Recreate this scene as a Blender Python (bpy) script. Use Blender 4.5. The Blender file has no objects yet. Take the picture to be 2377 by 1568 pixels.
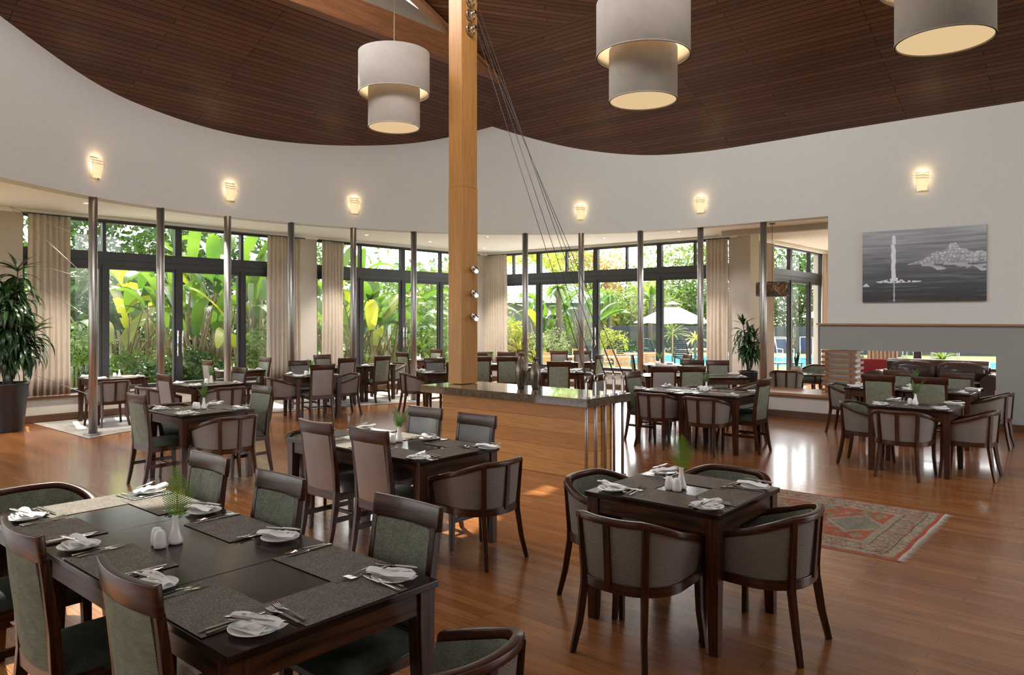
import bpy, bmesh, math, random
from mathutils import Vector, Matrix
PI = math.pi
R = math.radians
SC = bpy.context.scene
COL = SC.collection

# ---------------------------------------------------------------- camera, sky, sun, exposure
EYE = 1.78
FPX, HX, HY = 1725.0, 1188.5, 737.0
TH = R(40.6)
CT, ST = math.cos(TH), math.sin(TH)
cam_d = bpy.data.cameras.new('camera')
cam_d.sensor_fit = 'HORIZONTAL'
cam_d.sensor_width = 36.0
cam_d.lens = 36.0 * FPX / 2377.0
cam_d.shift_y = -47.0 / 2377.0
cam_d.clip_end = 400
cam = bpy.data.objects.new('camera', cam_d)
cam.location = (0, 0, EYE)
cam.rotation_euler = (R(90), 0, R(40.6 - 90))
COL.objects.link(cam)
SC.camera = cam

world = bpy.data.worlds.new('world')
SC.world = world
world.use_nodes = True
wn = world.node_tree
wn.nodes.clear()
w_out = wn.nodes.new('ShaderNodeOutputWorld')
w_bg = wn.nodes.new('ShaderNodeBackground')
w_sky = wn.nodes.new('ShaderNodeTexSky')
w_sky.sky_type = 'NISHITA'
w_sky.sun_disc = False
w_sky.sun_elevation = R(52)
w_sky.sun_rotation = R(60)
w_sky.air_density = 1.0
w_sky.dust_density = 2.5
w_sky.ozone_density = 1.5
w_bg.inputs['Strength'].default_value = 0.84
w_hs = wn.nodes.new('ShaderNodeHueSaturation')
w_hs.inputs['Saturation'].default_value = 0.30      # hazy, mostly white sky
wn.links.new(w_sky.outputs[0], w_hs.inputs['Color'])
w_tint = wn.nodes.new('ShaderNodeMix'); w_tint.data_type = 'RGBA'; w_tint.blend_type = 'MULTIPLY'
w_tint.inputs[0].default_value = 1.0; w_tint.inputs[7].default_value = (1.04, 0.985, 0.97, 1)
wn.links.new(w_hs.outputs[0], w_tint.inputs[6])
wn.links.new(w_tint.outputs[2], w_bg.inputs[0])
wn.links.new(w_bg.outputs[0], w_out.inputs[0])

sun_d = bpy.data.lights.new('sun', 'SUN')
sun_d.energy = 7.6
sun_d.angle = R(0.6)
sun_d.color = (1.0, 0.95, 0.86)
sun = bpy.data.objects.new('sun', sun_d)
COL.objects.link(sun)
# light travels from over the garden (+u,+v, high) towards the hall
sun.rotation_euler = Vector((-0.16, -0.60, -0.92)).to_track_quat('-Z', 'Y').to_euler()

def fill_lamp(name, loc, to, sx, sy, energy, col=(1.0, 0.96, 0.95)):
    l = bpy.data.lights.new(name, 'AREA'); l.shape = 'RECTANGLE'; l.size = sx; l.size_y = sy; l.energy = energy; l.color = col
    o = bpy.data.objects.new(name, l); COL.objects.link(o); o.location = loc
    o.rotation_euler = (Vector(to)-Vector(loc)).to_track_quat('-Z', 'Y').to_euler()
    return o
# added area lamps out of view, brightening the hall in place of sky light
fill_lamp('fill_lamp_rear', (5.5,-4.6,6.3), (8.5,9.0,5.2), 15, 2.2, 120)  # added lamp high before the unseen back wall, which is solid here
fill_lamp('fill_lamp_ridge', (4.2,3.3,8.3), (10.6,9.3,5.7), 8, 1.3, 420)  # added lamp under the closed roof ridge, brightens the drum wall
fill_lamp('fill_lamp_side', (-2.7,4.5,2.1), (8,8,3.2), 9, 2.8, 45, (1.0,0.93,0.90))  # added soft lamp before the unseen left wall
fill_lamp('fill_lamp_gable', (5.6,9.3,7.6), (10.5,2.5,2.0), 4.5, 1.2, 160, (0.93,0.97,1.0))  # added lamp inside the gable glazing, besides the sky seen through it

SC.view_settings.view_transform = 'Standard'
SC.view_settings.look = 'None'
SC.view_settings.gamma = 1.0
SC.view_settings.use_curve_mapping = False
SC.view_settings.exposure = 0.55
SC.cycles.use_denoising = True
SC.cycles.max_bounces = 7
SC.cycles.diffuse_bounces = 4
SC.cycles.glossy_bounces = 3
SC.cycles.transmission_bounces = 4
SC.cycles.transparent_max_bounces = 12
SC.cycles.sample_clamp_indirect = 4.0
SC.cycles.caustics_reflective = False
SC.cycles.caustics_refractive = False

# ---------------------------------------------------------------- coordinates
def uv_of(X, Y):
    """right/forward of the camera -> the building's own axes"""
    return (X * ST + Y * CT, -X * CT + Y * ST)
def at(px, Y):
    return uv_of((px - HX) / FPX * Y, Y)
def hit(px, py, z):
    Y = FPX * (EYE - z) / (py - HY)
    return uv_of((px - HX) / FPX * Y, Y)

# ---------------------------------------------------------------- mesh helpers
class MB:
    def __init__(s):
        s.v = []; s.f = []; s.sm = []; s.uv = {}
    def add(s, vs, fs, smooth=False, uvs=None):
        n = len(s.v)
        s.v.extend([tuple(p) for p in vs])
        for k, f in enumerate(fs):
            if uvs is not None:
                s.uv[len(s.f)] = [uvs[i] for i in f]
            s.f.append(tuple(i + n for i in f)); s.sm.append(smooth)
        return s
    def box(s, x0, y0, z0, x1, y1, z1):
        vs = [(x0,y0,z0),(x1,y0,z0),(x1,y1,z0),(x0,y1,z0),(x0,y0,z1),(x1,y0,z1),(x1,y1,z1),(x0,y1,z1)]
        return s.add(vs, [(0,3,2,1),(4,5,6,7),(0,1,5,4),(1,2,6,5),(2,3,7,6),(3,0,4,7)])
    def cbox(s, c, size, rz=0.0):
        hx, hy, hz = size[0]/2, size[1]/2, size[2]/2
        ca, sa = math.cos(rz), math.sin(rz)
        vs = []
        for z in (-hz, hz):
            for x, y in ((-hx,-hy),(hx,-hy),(hx,hy),(-hx,hy)):
                vs.append((c[0]+x*ca-y*sa, c[1]+x*sa+y*ca, c[2]+z))
        return s.add(vs, [(0,3,2,1),(4,5,6,7),(0,1,5,4),(1,2,6,5),(2,3,7,6),(3,0,4,7)])
    def sweep(s, pts, sizes, side=None, smooth=False):
        """rectangular section along a polyline; sizes (w along side, d across); side: one vector or one per point"""
        P = [Vector(p) for p in pts]; n = len(P); vs = []
        for i, p in enumerate(P):
            t = (P[min(i+1, n-1)] - P[max(i-1, 0)]).normalized()
            if side is None:
                sd = t.cross(Vector((0,0,1)))
                if sd.length < 1e-4: sd = Vector((0,1,0))
            else:
                sd = Vector(side[i]) if isinstance(side, list) else Vector(side)
            sd = (sd - t * sd.dot(t)).normalized()
            o = t.cross(sd).normalized()
            w, d = sizes[i] if isinstance(sizes, list) else sizes
            for a, b in ((-1,-1),(1,-1),(1,1),(-1,1)):
                vs.append(p + sd*(a*w/2) + o*(b*d/2))
        fs = [(3,2,1,0), tuple(4*(n-1)+k for k in range(4))]
        for i in range(n-1):
            for k in range(4):
                fs.append((4*i+k, 4*i+(k+1)%4, 4*i+4+(k+1)%4, 4*i+4+k))
        return s.add(vs, fs, smooth)
    def tube(s, pts, r, n=8, cap=True):
        P = [Vector(p) for p in pts]; m = len(P); vs = []
        prev = None
        for i, p in enumerate(P):
            t = (P[min(i+1, m-1)] - P[max(i-1, 0)]).normalized()
            if prev is None:
                a = t.cross(Vector((0,0,1)))
                if a.length < 1e-3: a = t.cross(Vector((1,0,0)))
            else:
                a = prev - t*prev.dot(t)
            a.normalize(); prev = a
            b = t.cross(a)
            rr = r[i] if isinstance(r, (list, tuple)) else r
            for k in range(n):
                an = 2*PI*k/n
                vs.append(p + a*(rr*math.cos(an)) + b*(rr*math.sin(an)))
        fs = []
        for i in range(m-1):
            for k in range(n):
                fs.append((n*i+k, n*i+(k+1)%n, n*i+n+(k+1)%n, n*i+n+k))
        s.add(vs, fs, True)
        if cap:
            k0 = len(s.v) - n*m
            s.f.append(tuple(k0+k for k in reversed(range(n)))); s.sm.append(False)
            s.f.append(tuple(k0+n*(m-1)+k for k in range(n))); s.sm.append(False)
        return s
    def lathe(s, prof, n=24, c=(0,0,0), closed=False):
        vs = []
        for r, z in prof:
            for k in range(n):
                a = 2*PI*k/n
                vs.append((c[0]+r*math.cos(a), c[1]+r*math.sin(a), c[2]+z))
        m = len(prof); fs = []
        for i in range(m-1):
            for k in range(n):
                fs.append((n*i+k, n*i+(k+1)%n, n*i+n+(k+1)%n, n*i+n+k))
        s.add(vs, fs, True)
        k0 = len(s.v) - n*m
        if not closed:
            if prof[0][0] > 1e-5:
                s.f.append(tuple(k0+k for k in reversed(range(n)))); s.sm.append(False)
            if prof[-1][0] > 1e-5:
                s.f.append(tuple(k0+n*(m-1)+k for k in range(n))); s.sm.append(False)
        return s
    def prism(s, poly, z0, z1):
        n = len(poly)
        vs = [(p[0],p[1],z0) for p in poly] + [(p[0],p[1],z1) for p in poly]
        fs = [tuple(reversed(range(n))), tuple(range(n, 2*n))]
        for k in range(n):
            fs.append((k, (k+1)%n, n+(k+1)%n, n+k))
        return s.add(vs, fs)
    def grid(s, fn, nu, nv, smooth=True, uvfn=None):
        vs = []; uvs = []
        for j in range(nv+1):
            for i in range(nu+1):
                vs.append(fn(i/nu, j/nv))
                if uvfn: uvs.append(uvfn(i/nu, j/nv))
        fs = [(j*(nu+1)+i, j*(nu+1)+i+1, (j+1)*(nu+1)+i+1, (j+1)*(nu+1)+i) for j in range(nv) for i in range(nu)]
        return s.add(vs, fs, smooth, uvs if uvfn else None)
    def shell(s, ring0, ring1, smooth=True):
        """closed band between two equal-length point loops"""
        n = len(ring0)
        return s.add(list(ring0)+list(ring1), [(i, (i+1)%n, n+(i+1)%n, n+i) for i in range(n)], smooth)
    def mesh(s, name, mat=None, grain='x', bevel=0.0):
        me = bpy.data.meshes.new(name)
        me.from_pydata(s.v, [], s.f)
        me.polygons.foreach_set('use_smooth', s.sm)
        uvl = me.uv_layers.new(name='UVMap')
        ga = 'xyz'.index(grain)
        buf = [0.0] * (2*len(me.loops))
        V = s.v
        for p in me.polygons:
            cu = s.uv.get(p.index)
            nx, ny, nz = abs(p.normal[0]), abs(p.normal[1]), abs(p.normal[2])
            dr = 2 if (nz >= nx and nz >= ny) else (0 if nx >= ny else 1)
            ax = [a for a in (0,1,2) if a != dr]
            if ga in ax and ax[0] != ga: ax = ax[::-1]
            for q, li in enumerate(p.loop_indices):
                if cu is not None:
                    buf[2*li], buf[2*li+1] = cu[q]
                else:
                    co = V[me.loops[li].vertex_index]
                    buf[2*li] = co[ax[0]]; buf[2*li+1] = co[ax[1]]
        uvl.data.foreach_set('uv', buf)
        if bevel > 0:
            bm = bmesh.new(); bm.from_mesh(me)
            es = [e for e in bm.edges if len(e.link_faces) == 2 and e.calc_face_angle(0) > R(32)]
            bmesh.ops.bevel(bm, geom=es, offset=bevel, segments=2, profile=0.5, affect='EDGES', clamp_overlap=True)
            bm.to_mesh(me); bm.free()
        if mat is not None: me.materials.append(mat)
        me.update()
        return me

def link(name, me, parent=None, loc=(0,0,0), rz=0.0, rot=None):
    o = bpy.data.objects.new(name, me)
    COL.objects.link(o)
    o.location = loc
    o.rotation_euler = rot if rot is not None else (0, 0, rz)
    if parent is not None: o.parent = parent
    return o
def tag(o, label=None, cat=None, group=None, kind=None):
    if label: o['label'] = label
    if cat: o['category'] = cat
    if group: o['group'] = group
    if kind: o['kind'] = kind
    return o
def thing(name, label, cat, loc=(0,0,0), rz=0.0, group=None):
    return tag(link(name, None, None, loc, rz), label, cat, group)
def struct(name, mb, mat, grain='x', parent=None, bevel=0.0):
    o = link(name, mb.mesh(name, mat, grain, bevel), parent)
    if parent is None: o['kind'] = 'structure'
    return o
class Proto:
    """meshes of a thing's parts, reused by every copy"""
    def __init__(s): s.parts = []
    def part(s, name, mb, mat, grain='x', bevel=0.0, parent=None, label=None):
        s.parts.append((name, mb.mesh(name, mat, grain, bevel) if isinstance(mb, MB) else mb, parent, label))
        return len(s.parts) - 1
    def place(s, name, loc, rz, label, cat, group=None, single=False):
        if single:
            o = link(name, s.parts[0][1], None, loc, rz)
            return tag(o, label, cat, group)
        root = thing(name, label, cat, loc, rz, group)
        objs = []
        for nm, me, par, lb in s.parts:
            o = link(nm, me, root if par is None else objs[par])
            if lb: o['label'] = lb
            objs.append(o)
        return root

# ---------------------------------------------------------------- materials
def nm(name):
    m = bpy.data.materials.new(name); m.use_nodes = True
    nt = m.node_tree
    return m, nt, nt.nodes['Principled BSDF']
def setc(b, **k):
    for a, v in k.items():
        key = {'rough':'Roughness','metal':'Metallic','spec':'Specular IOR Level','coat':'Coat Weight','coatr':'Coat Roughness','emis':'Emission Strength','sheen':'Sheen Weight'}[a]
        b.inputs[key].default_value = v
def uvmap(nt, sx=1, sy=1, sz=1, rz=0.0, kind='UV'):
    tc = nt.nodes.new('ShaderNodeTexCoord'); mp = nt.nodes.new('ShaderNodeMapping')
    mp.inputs['Scale'].default_value = (sx, sy, sz)
    mp.inputs['Rotation'].default_value = (0, 0, rz)
    nt.links.new(tc.outputs[kind], mp.inputs['Vector'])
    return mp.outputs['Vector']
def ramp(nt, fac, stops):
    r = nt.nodes.new('ShaderNodeValToRGB')
    el = r.color_ramp.elements
    while len(el) < len(stops): el.new(0.5)
    for e, (p, c) in zip(el, stops):
        e.position = p; e.color = (*c, 1)
    nt.links.new(fac, r.inputs['Fac'])
    return r.outputs['Color']
def noise(nt, vec, scale=5, detail=4, rough=0.5, dist=0.0):
    n = nt.nodes.new('ShaderNodeTexNoise')
    n.inputs['Scale'].default_value = scale; n.inputs['Detail'].default_value = detail
    n.inputs['Roughness'].default_value = rough; n.inputs['Distortion'].default_value = dist
    nt.links.new(vec, n.inputs['Vector'])
    return n.outputs['Fac']
def bump(nt, b, h, strength=0.3, dist=0.01):
    bp = nt.nodes.new('ShaderNodeBump')
    bp.inputs['Strength'].default_value = strength; bp.inputs['Distance'].default_value = dist
    nt.links.new(h, bp.inputs['Height']); nt.links.new(bp.outputs['Normal'], b.inputs['Normal'])
def mixc(nt, fac, c1, c2, mode='MIX'):
    m = nt.nodes.new('ShaderNodeMix'); m.data_type = 'RGBA'; m.blend_type = mode
    for key, val in ((0, fac), (6, c1), (7, c2)):
        if isinstance(val, (int, float)): m.inputs[key].default_value = val
        elif isinstance(val, tuple): m.inputs[key].default_value = (*val, 1)
        else: nt.links.new(val, m.inputs[key])
    return m.outputs[2]
def plain(name, col, rough=0.5, metal=0.0, spec=0.5, **k):
    m, nt, b = nm(name)
    f = noise(nt, uvmap(nt, kind='Object'), 9, 3)
    q = 0.25 if ('plaster' in name or 'soffit' in name) else 1.0
    c = ramp(nt, f, [(0.25, tuple(x*(1-0.07*q) for x in col)), (0.75, tuple(min(1, x*(1+0.05*q)) for x in col))])
    nt.links.new(c, b.inputs['Base Color'])
    setc(b, rough=rough, metal=metal, spec=spec, **k)
    return m
def wood(name, dark, light, rough=0.3, sx=1.5, sy=26, coat=0.0, contrast=(0.35, 0.7), spec=0.5, bmp=0.08):
    m, nt, b = nm(name)
    v = uvmap(nt, sx, sy, 1)
    f = noise(nt, v, 2.2, 6, 0.62, 0.6)
    c = ramp(nt, f, [(contrast[0], dark), (contrast[1], light)])
    nt.links.new(c, b.inputs['Base Color'])
    setc(b, rough=rough, coat=coat, coatr=0.12, spec=spec)
    bump(nt, b, f, bmp, 0.004)
    return m
def planks(name, c1, c2, gapc, width, length, gap, rough=0.3, coat=0.0, grain=0.35, rz=0.0, spec=0.5, bmp=0.15):
    """boards run along U; uv are metres"""
    m, nt, b = nm(name)
    v = uvmap(nt, 1, 1, 1, rz)
    br = nt.nodes.new('ShaderNodeTexBrick')
    br.offset = 0.41; br.offset_frequency = 3
    br.inputs['Scale'].default_value = 1.0
    br.inputs['Brick Width'].default_value = length
    br.inputs['Row Height'].default_value = width
    br.inputs['Mortar Size'].default_value = gap
    br.inputs['Mortar Smooth'].default_value = 0.2
    br.inputs['Bias'].default_value = 0.0
    br.inputs['Color1'].default_value = (*c1, 1); br.inputs['Color2'].default_value = (*c2, 1)
    br.inputs['Mortar'].default_value = (*gapc, 1)
    nt.links.new(v, br.inputs['Vector'])
    mp = nt.nodes.new('ShaderNodeMapping'); mp.inputs['Scale'].default_value = (1.6, 40, 1)
    nt.links.new(v, mp.inputs['Vector'])
    f = noise(nt, mp.outputs['Vector'], 2.0, 5, 0.6, 0.4)
    g = ramp(nt, f, [(0.3, (1-grain,)*3), (0.72, (1.0+grain*0.4,)*3)])
    c = mixc(nt, 1.0, br.outputs['Color'], g, 'MULTIPLY')
    nt.links.new(c, b.inputs['Base Color'])
    setc(b, rough=rough, coat=coat, coatr=0.1, spec=spec)
    inv = nt.nodes.new('ShaderNodeMath'); inv.operation = 'SUBTRACT'; inv.inputs[0].default_value = 1.0
    nt.links.new(br.outputs['Fac'], inv.inputs[1])
    bump(nt, b, inv.outputs[0], bmp, 0.004)
    return m
def weave(name, c1, c2, w=0.008, h=0.004, rough=0.85, gapc=None, gap=0.15, bmp=0.4, sheen=0.0):
    m, nt, b = nm(name)
    v = uvmap(nt)
    br = nt.nodes.new('ShaderNodeTexBrick'); br.offset = 0.5
    br.inputs['Scale'].default_value = 1.0
    br.inputs['Brick Width'].default_value = w; br.inputs['Row Height'].default_value = h
    br.inputs['Mortar Size'].default_value = h*gap; br.inputs['Mortar Smooth'].default_value = 0.6
    br.inputs['Color1'].default_value = (*c1, 1); br.inputs['Color2'].default_value = (*c2, 1)
    br.inputs['Mortar'].default_value = (*(gapc or tuple(x*0.3 for x in c1)), 1)
    nt.links.new(v, br.inputs['Vector'])
    f = noise(nt, v, 14, 3)
    g = ramp(nt, f, [(0.3, (0.82,)*3), (0.7, (1.1,)*3)])
    nt.links.new(mixc(nt, 1.0, br.outputs['Color'], g, 'MULTIPLY'), b.inputs['Base Color'])
    setc(b, rough=rough, spec=0.25, sheen=sheen)
    inv = nt.nodes.new('ShaderNodeMath'); inv.operation = 'SUBTRACT'; inv.inputs[0].default_value = 1.0
    nt.links.new(br.outputs['Fac'], inv.inputs[1])
    bump(nt, b, inv.outputs[0], bmp, 0.002)
    return m
def emit(name, col, s):
    m, nt, b = nm(name)
    nt.nodes.remove(b)
    e = nt.nodes.new('ShaderNodeEmission'); e.inputs[0].default_value = (*col, 1); e.inputs[1].default_value = s
    nt.links.new(e.outputs[0], nt.nodes['Material Output'].inputs[0])
    return m
def glass(name, tint=(0.93, 0.97, 0.95), refl=0.07, rough=0.02):
    m, nt, b = nm(name)
    nt.nodes.remove(b)
    t = nt.nodes.new('ShaderNodeBsdfTransparent'); t.inputs[0].default_value = (*tint, 1)
    g = nt.nodes.new('ShaderNodeBsdfGlossy'); g.inputs['Roughness'].default_value = rough
    mx = nt.nodes.new('ShaderNodeMixShader'); mx.inputs[0].default_value = refl
    nt.links.new(t.outputs[0], mx.inputs[1]); nt.links.new(g.outputs[0], mx.inputs[2])
    nt.links.new(mx.outputs[0], nt.nodes['Material Output'].inputs[0])
    return m
def leafmat(name, c1, c2, trans=0.45, scale=3.0, rough=0.4):
    m, nt, b = nm(name)
    f = noise(nt, uvmap(nt, kind='Object'), scale, 3)
    c = ramp(nt, f, [(0.35, c1), (0.65, c2)])
    nt.links.new(c, b.inputs['Base Color'])
    setc(b, rough=rough, spec=0.5)
    tr = nt.nodes.new('ShaderNodeBsdfTranslucent')
    tc = mixc(nt, 1.0, c, (1.15, 1.12, 0.6), 'MULTIPLY')
    nt.links.new(tc, tr.inputs[0])
    mx = nt.nodes.new('ShaderNodeMixShader'); mx.inputs[0].default_value = trans
    nt.links.new(b.outputs[0], mx.inputs[1]); nt.links.new(tr.outputs[0], mx.inputs[2])
    nt.links.new(mx.outputs[0], nt.nodes['Material Output'].inputs[0])
    return m
def swirl(name):
    m, nt, b = nm(name)
    v = uvmap(nt)
    vo = nt.nodes.new('ShaderNodeTexVoronoi'); vo.voronoi_dimensions = '2D'
    vo.inputs['Scale'].default_value = 8.5; vo.inputs['Randomness'].default_value = 0.85
    nt.links.new(v, vo.inputs['Vector'])
    ml = nt.nodes.new('ShaderNodeMath'); ml.operation = 'MULTIPLY'; ml.inputs[1].default_value = 64.0
    nt.links.new(vo.outputs['Distance'], ml.inputs[0])
    sep = nt.nodes.new('ShaderNodeVectorMath'); sep.operation = 'SUBTRACT'
    mp = nt.nodes.new('ShaderNodeVectorMath'); mp.operation = 'SCALE'; mp.inputs['Scale'].default_value = 1.0
    nt.links.new(v, sep.inputs[0]); nt.links.new(vo.outputs['Position'], sep.inputs[1])
    xy = nt.nodes.new('ShaderNodeSeparateXYZ'); nt.links.new(sep.outputs[0], xy.inputs[0])
    at2 = nt.nodes.new('ShaderNodeMath'); at2.operation = 'ARCTAN2'
    nt.links.new(xy.outputs['Y'], at2.inputs[0]); nt.links.new(xy.outputs['X'], at2.inputs[1])
    ad = nt.nodes.new('ShaderNodeMath'); ad.operation = 'ADD'
    nt.links.new(ml.outputs[0], ad.inputs[0]); nt.links.new(at2.outputs[0], ad.inputs[1])
    sn = nt.nodes.new('ShaderNodeMath'); sn.operation = 'SINE'; nt.links.new(ad.outputs[0], sn.inputs[0])
    c = ramp(nt, sn.outputs[0], [(0.74, (0.175, 0.150, 0.135)), (0.96, (0.40, 0.36, 0.29))])
    nt.links.new(c, b.inputs['Base Color'])
    setc(b, rough=0.75, spec=0.3)
    bump(nt, b, sn.outputs[0], 0.15, 0.002)
    return m

M = {}
M['wood'] = wood('dark wood', (0.015, 0.0042, 0.0018), (0.095, 0.030, 0.009), rough=0.32, coat=0.08, spec=0.35)
M['woodtop'] = wood('dark table wood', (0.009, 0.0032, 0.002), (0.034, 0.012, 0.006), rough=0.15, sx=1.0, sy=20, coat=0.0, spec=0.28, bmp=0.05)
M['woodapron'] = wood('striped dark wood', (0.010, 0.004, 0.002), (0.11, 0.036, 0.010), rough=0.35, sx=1.2, sy=16, coat=0.0, spec=0.35)
M['green'] = weave('green weave', (0.19, 0.205, 0.15), (0.31, 0.33, 0.245), 0.010, 0.0055, gapc=(0.035, 0.045, 0.035))
M['greenpale'] = weave('pale green chenille', (0.19, 0.205, 0.14), (0.27, 0.275, 0.195), 0.03, 0.004, gapc=(0.15, 0.18, 0.14), bmp=0.25)
M['seatgreen'] = weave('dark green weave', (0.050, 0.055, 0.040), (0.078, 0.085, 0.062), 0.008, 0.004, gapc=(0.02, 0.026, 0.022))
M['beige'] = plain('taupe upholstery', (0.25, 0.215, 0.195), 0.6)
M['leather'] = plain('grey leatherette', (0.12, 0.11, 0.10), 0.38)
M['swirl'] = swirl('swirl upholstery')
M['mat'] = weave('woven placemat', (0.17, 0.13, 0.095), (0.42, 0.34, 0.26), 0.010, 0.0052, rough=0.6, gap=0.3, gapc=(0.018, 0.013, 0.009), bmp=0.5)
M['china'] = plain('white china', (0.92, 0.90, 0.87), 0.12)
M['paper'] = plain('white paper napkin', (0.95, 0.94, 0.92), 0.8)
M['print'] = plain('black print', (0.03, 0.028, 0.025), 0.6)
M['gold'] = plain('gold print', (0.33, 0.22, 0.08), 0.5)
M['steel'] = plain('polished steel', (0.62, 0.60, 0.57), 0.16, 1.0)
M['brushed'] = plain('brushed steel', (0.42, 0.41, 0.40), 0.42, 1.0)
M['pewter'] = plain('hammered pewter', (0.20, 0.165, 0.125), 0.34, 1.0)
M['blackmetal'] = plain('charcoal aluminium', (0.030, 0.030, 0.034), 0.35)
M['wall'] = plain('white plaster', (0.61, 0.595, 0.57), 0.85)
M['wallcream'] = plain('cream plaster', (0.57, 0.53, 0.48), 0.85)
M['wallgrey'] = plain('grey painted plaster', (0.27, 0.27, 0.25), 0.75)
M['soffit'] = plain('white soffit paint', (0.92, 0.91, 0.88), 0.8)
M['oak'] = wood('light oak', (0.30, 0.135, 0.038), (0.52, 0.28, 0.10), rough=0.42, sx=1.1, sy=14, contrast=(0.3, 0.62), bmp=0.05)
M['oakpost'] = wood('golden post wood', (0.34, 0.150, 0.040), (0.50, 0.250, 0.078), rough=0.38, sx=0.7, sy=22, contrast=(0.3, 0.7), bmp=0.04)
M['beam'] = wood('red brown beam wood', (0.15, 0.058, 0.024), (0.25, 0.105, 0.045), rough=0.45, sx=0.7, sy=12)
M['trim'] = wood('brown skirting wood', (0.065, 0.028, 0.013), (0.13, 0.058, 0.026), rough=0.35, sx=1, sy=14)
M['ledge'] = wood('ledge wood', (0.26, 0.12, 0.05), (0.42, 0.22, 0.10), rough=0.3, sx=1, sy=14)
M['ceiling'] = planks('ceiling boards', (0.160, 0.062, 0.025), (0.090, 0.033, 0.012), (0.003, 0.0015, 0.001), 0.09, 3.1, 0.007, rough=0.42, grain=0.35, spec=0.28)
M['floor'] = planks('floor strips', (0.43, 0.168, 0.046), (0.29, 0.100, 0.025), (0.03, 0.010, 0.004), 0.085, 1.5, 0.0012, rough=0.27, coat=0.35, grain=0.4, bmp=0.05)
M['granite'] = None
m, nt, b = nm('brown granite'); vv = uvmap(nt, kind='Object')
f = noise(nt, vv, 16, 8, 0.7, 1.2)
nt.links.new(ramp(nt, f, [(0.3, (0.055, 0.043, 0.028)), (0.5, (0.115, 0.09, 0.058)), (0.7, (0.19, 0.15, 0.10))]), b.inputs['Base Color'])
setc(b, rough=0.07, coat=0.6); M['granite'] = m
M['curtain'] = plain('taupe curtain', (0.58, 0.51, 0.43), 0.9)
M['linen'] = plain('linen lamp shade', (0.31, 0.27, 0.235), 0.9)
M['potblack'] = plain('black pot', (0.018, 0.018, 0.02), 0.4)
M['soil'] = plain('soil', (0.03, 0.02, 0.012), 0.9)
M['slat'] = wood('slat timber', (0.16, 0.072, 0.030), (0.30, 0.145, 0.062), rough=0.45, sx=1, sy=14)
M['carpet'] = weave('grey carpet', (0.46, 0.44, 0.41), (0.37, 0.355, 0.34), 0.9, 0.28, rough=0.95, gap=0.02, gapc=(0.22, 0.21, 0.2), bmp=0.05)
M['glass'] = glass('window glass')
M['leaf'] = leafmat('house plant leaf', (0.016, 0.045, 0.016), (0.035, 0.085, 0.028), 0.2, 8, 0.3)
M['fern'] = leafmat('fern green', (0.17, 0.34, 0.04), (0.26, 0.46, 0.07), 0.4, 20, 0.5)
M['ferndark'] = leafmat('dark fern green', (0.08, 0.17, 0.045), (0.13, 0.25, 0.08), 0.35, 20, 0.5)
M['stemg'] = plain('green stem', (0.16, 0.24, 0.06), 0.5)
M['bark'] = plain('grey brown bark', (0.13, 0.095, 0.065), 0.9)
M['warm'] = emit('warm lamp diffuser', (1.0, 0.70, 0.38), 0.52)
M['bulb'] = emit('lit bulb', (1.0, 0.80, 0.5), 14.0)
M['spotglow'] = emit('lit spot lens', (1.0, 0.92, 0.8), 6.0)
M['leatherbrown'] = plain('oxblood leather', (0.045, 0.018, 0.014), 0.28, coat=0.3)
M['red'] = plain('red upholstery', (0.30, 0.02, 0.03), 0.6)
# ================================================================ SHELL OF THE HALL
VB = 9.66          # line of the horizontal roof beam
UF, VF = 15.75, 14.45   # the two glazed facades
ZD = 3.60          # underside of the drum
def z_a(u): return 5.05 + 0.42*(14.0 - u)
def z_b(v): return 5.10 + 0.44*(12.65 - v)
URG = 3.6
def roofz(u, v):
    zp = z_a(u) if u >= URG else z_a(URG) - 0.42*(URG - u)
    return min(zp, z_b(v)) if v > VB else zp

U0, V0, U1 = -3.0, -5.0, 21.5
# floor: one slab, strips run along v
fl = MB(); fl.add([(U0,V0,0),(UF+0.2,V0,0),(UF+0.2,VF+0.2,0),(U0,VF+0.2,0)], [(0,1,2,3)], uvs=[(V0,U0),(V0,UF+0.2),(VF+0.2,UF+0.2),(VF+0.2,U0)])
fl.add([(UF+0.2,V0,0),(U1+0.2,V0,0),(U1+0.2,7.1,0),(UF+0.2,7.1,0)], [(0,1,2,3)], uvs=[(V0,UF),(V0,U1),(7.1,U1),(7.1,UF)])
struct('floor', fl, M['floor'])

# ring of the drum (also the column line)
ctrl = [(-3.2,7.2),(-1.4,8.3),(0.2,9.35),(1.6,10.45),(3.0,11.38),(4.43,12.18),(5.60,12.53),(6.86,12.68),(8.12,12.60),(9.40,12.32),
        (10.64,11.85),(11.63,11.16),(12.50,10.30),(13.20,9.34),(13.70,8.16),(13.90,6.93),(13.92,5.61),(13.90,4.38)]
def catmull(P, n=6):
    out = []
    for i in range(len(P)-1):
        p0 = P[max(i-1,0)]; p1 = P[i]; p2 = P[i+1]; p3 = P[min(i+2,len(P)-1)]
        for k in range(n):
            t = k/n
            out.append(tuple(0.5*((2*p1[a]) + (-p0[a]+p2[a])*t + (2*p0[a]-5*p1[a]+4*p2[a]-p3[a])*t*t + (-p0[a]+3*p1[a]-3*p2[a]+p3[a])*t**3) for a in (0,1)))
    out.append(tuple(P[-1]))
    return out
ring = catmull(ctrl, 8)
def offs(P, d):
    out = []
    for i, p in enumerate(P):
        a = Vector(P[max(i-1,0)]); b = Vector(P[min(i+1,len(P)-1)])
        t = (b-a).normalized(); nrm = Vector((-t.y, t.x))
        out.append((p[0]+nrm.x*d, p[1]+nrm.y*d))
    return out
ring_in = offs(ring, -0.06); ring_out = offs(ring, 0.22)
dr = MB()
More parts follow.
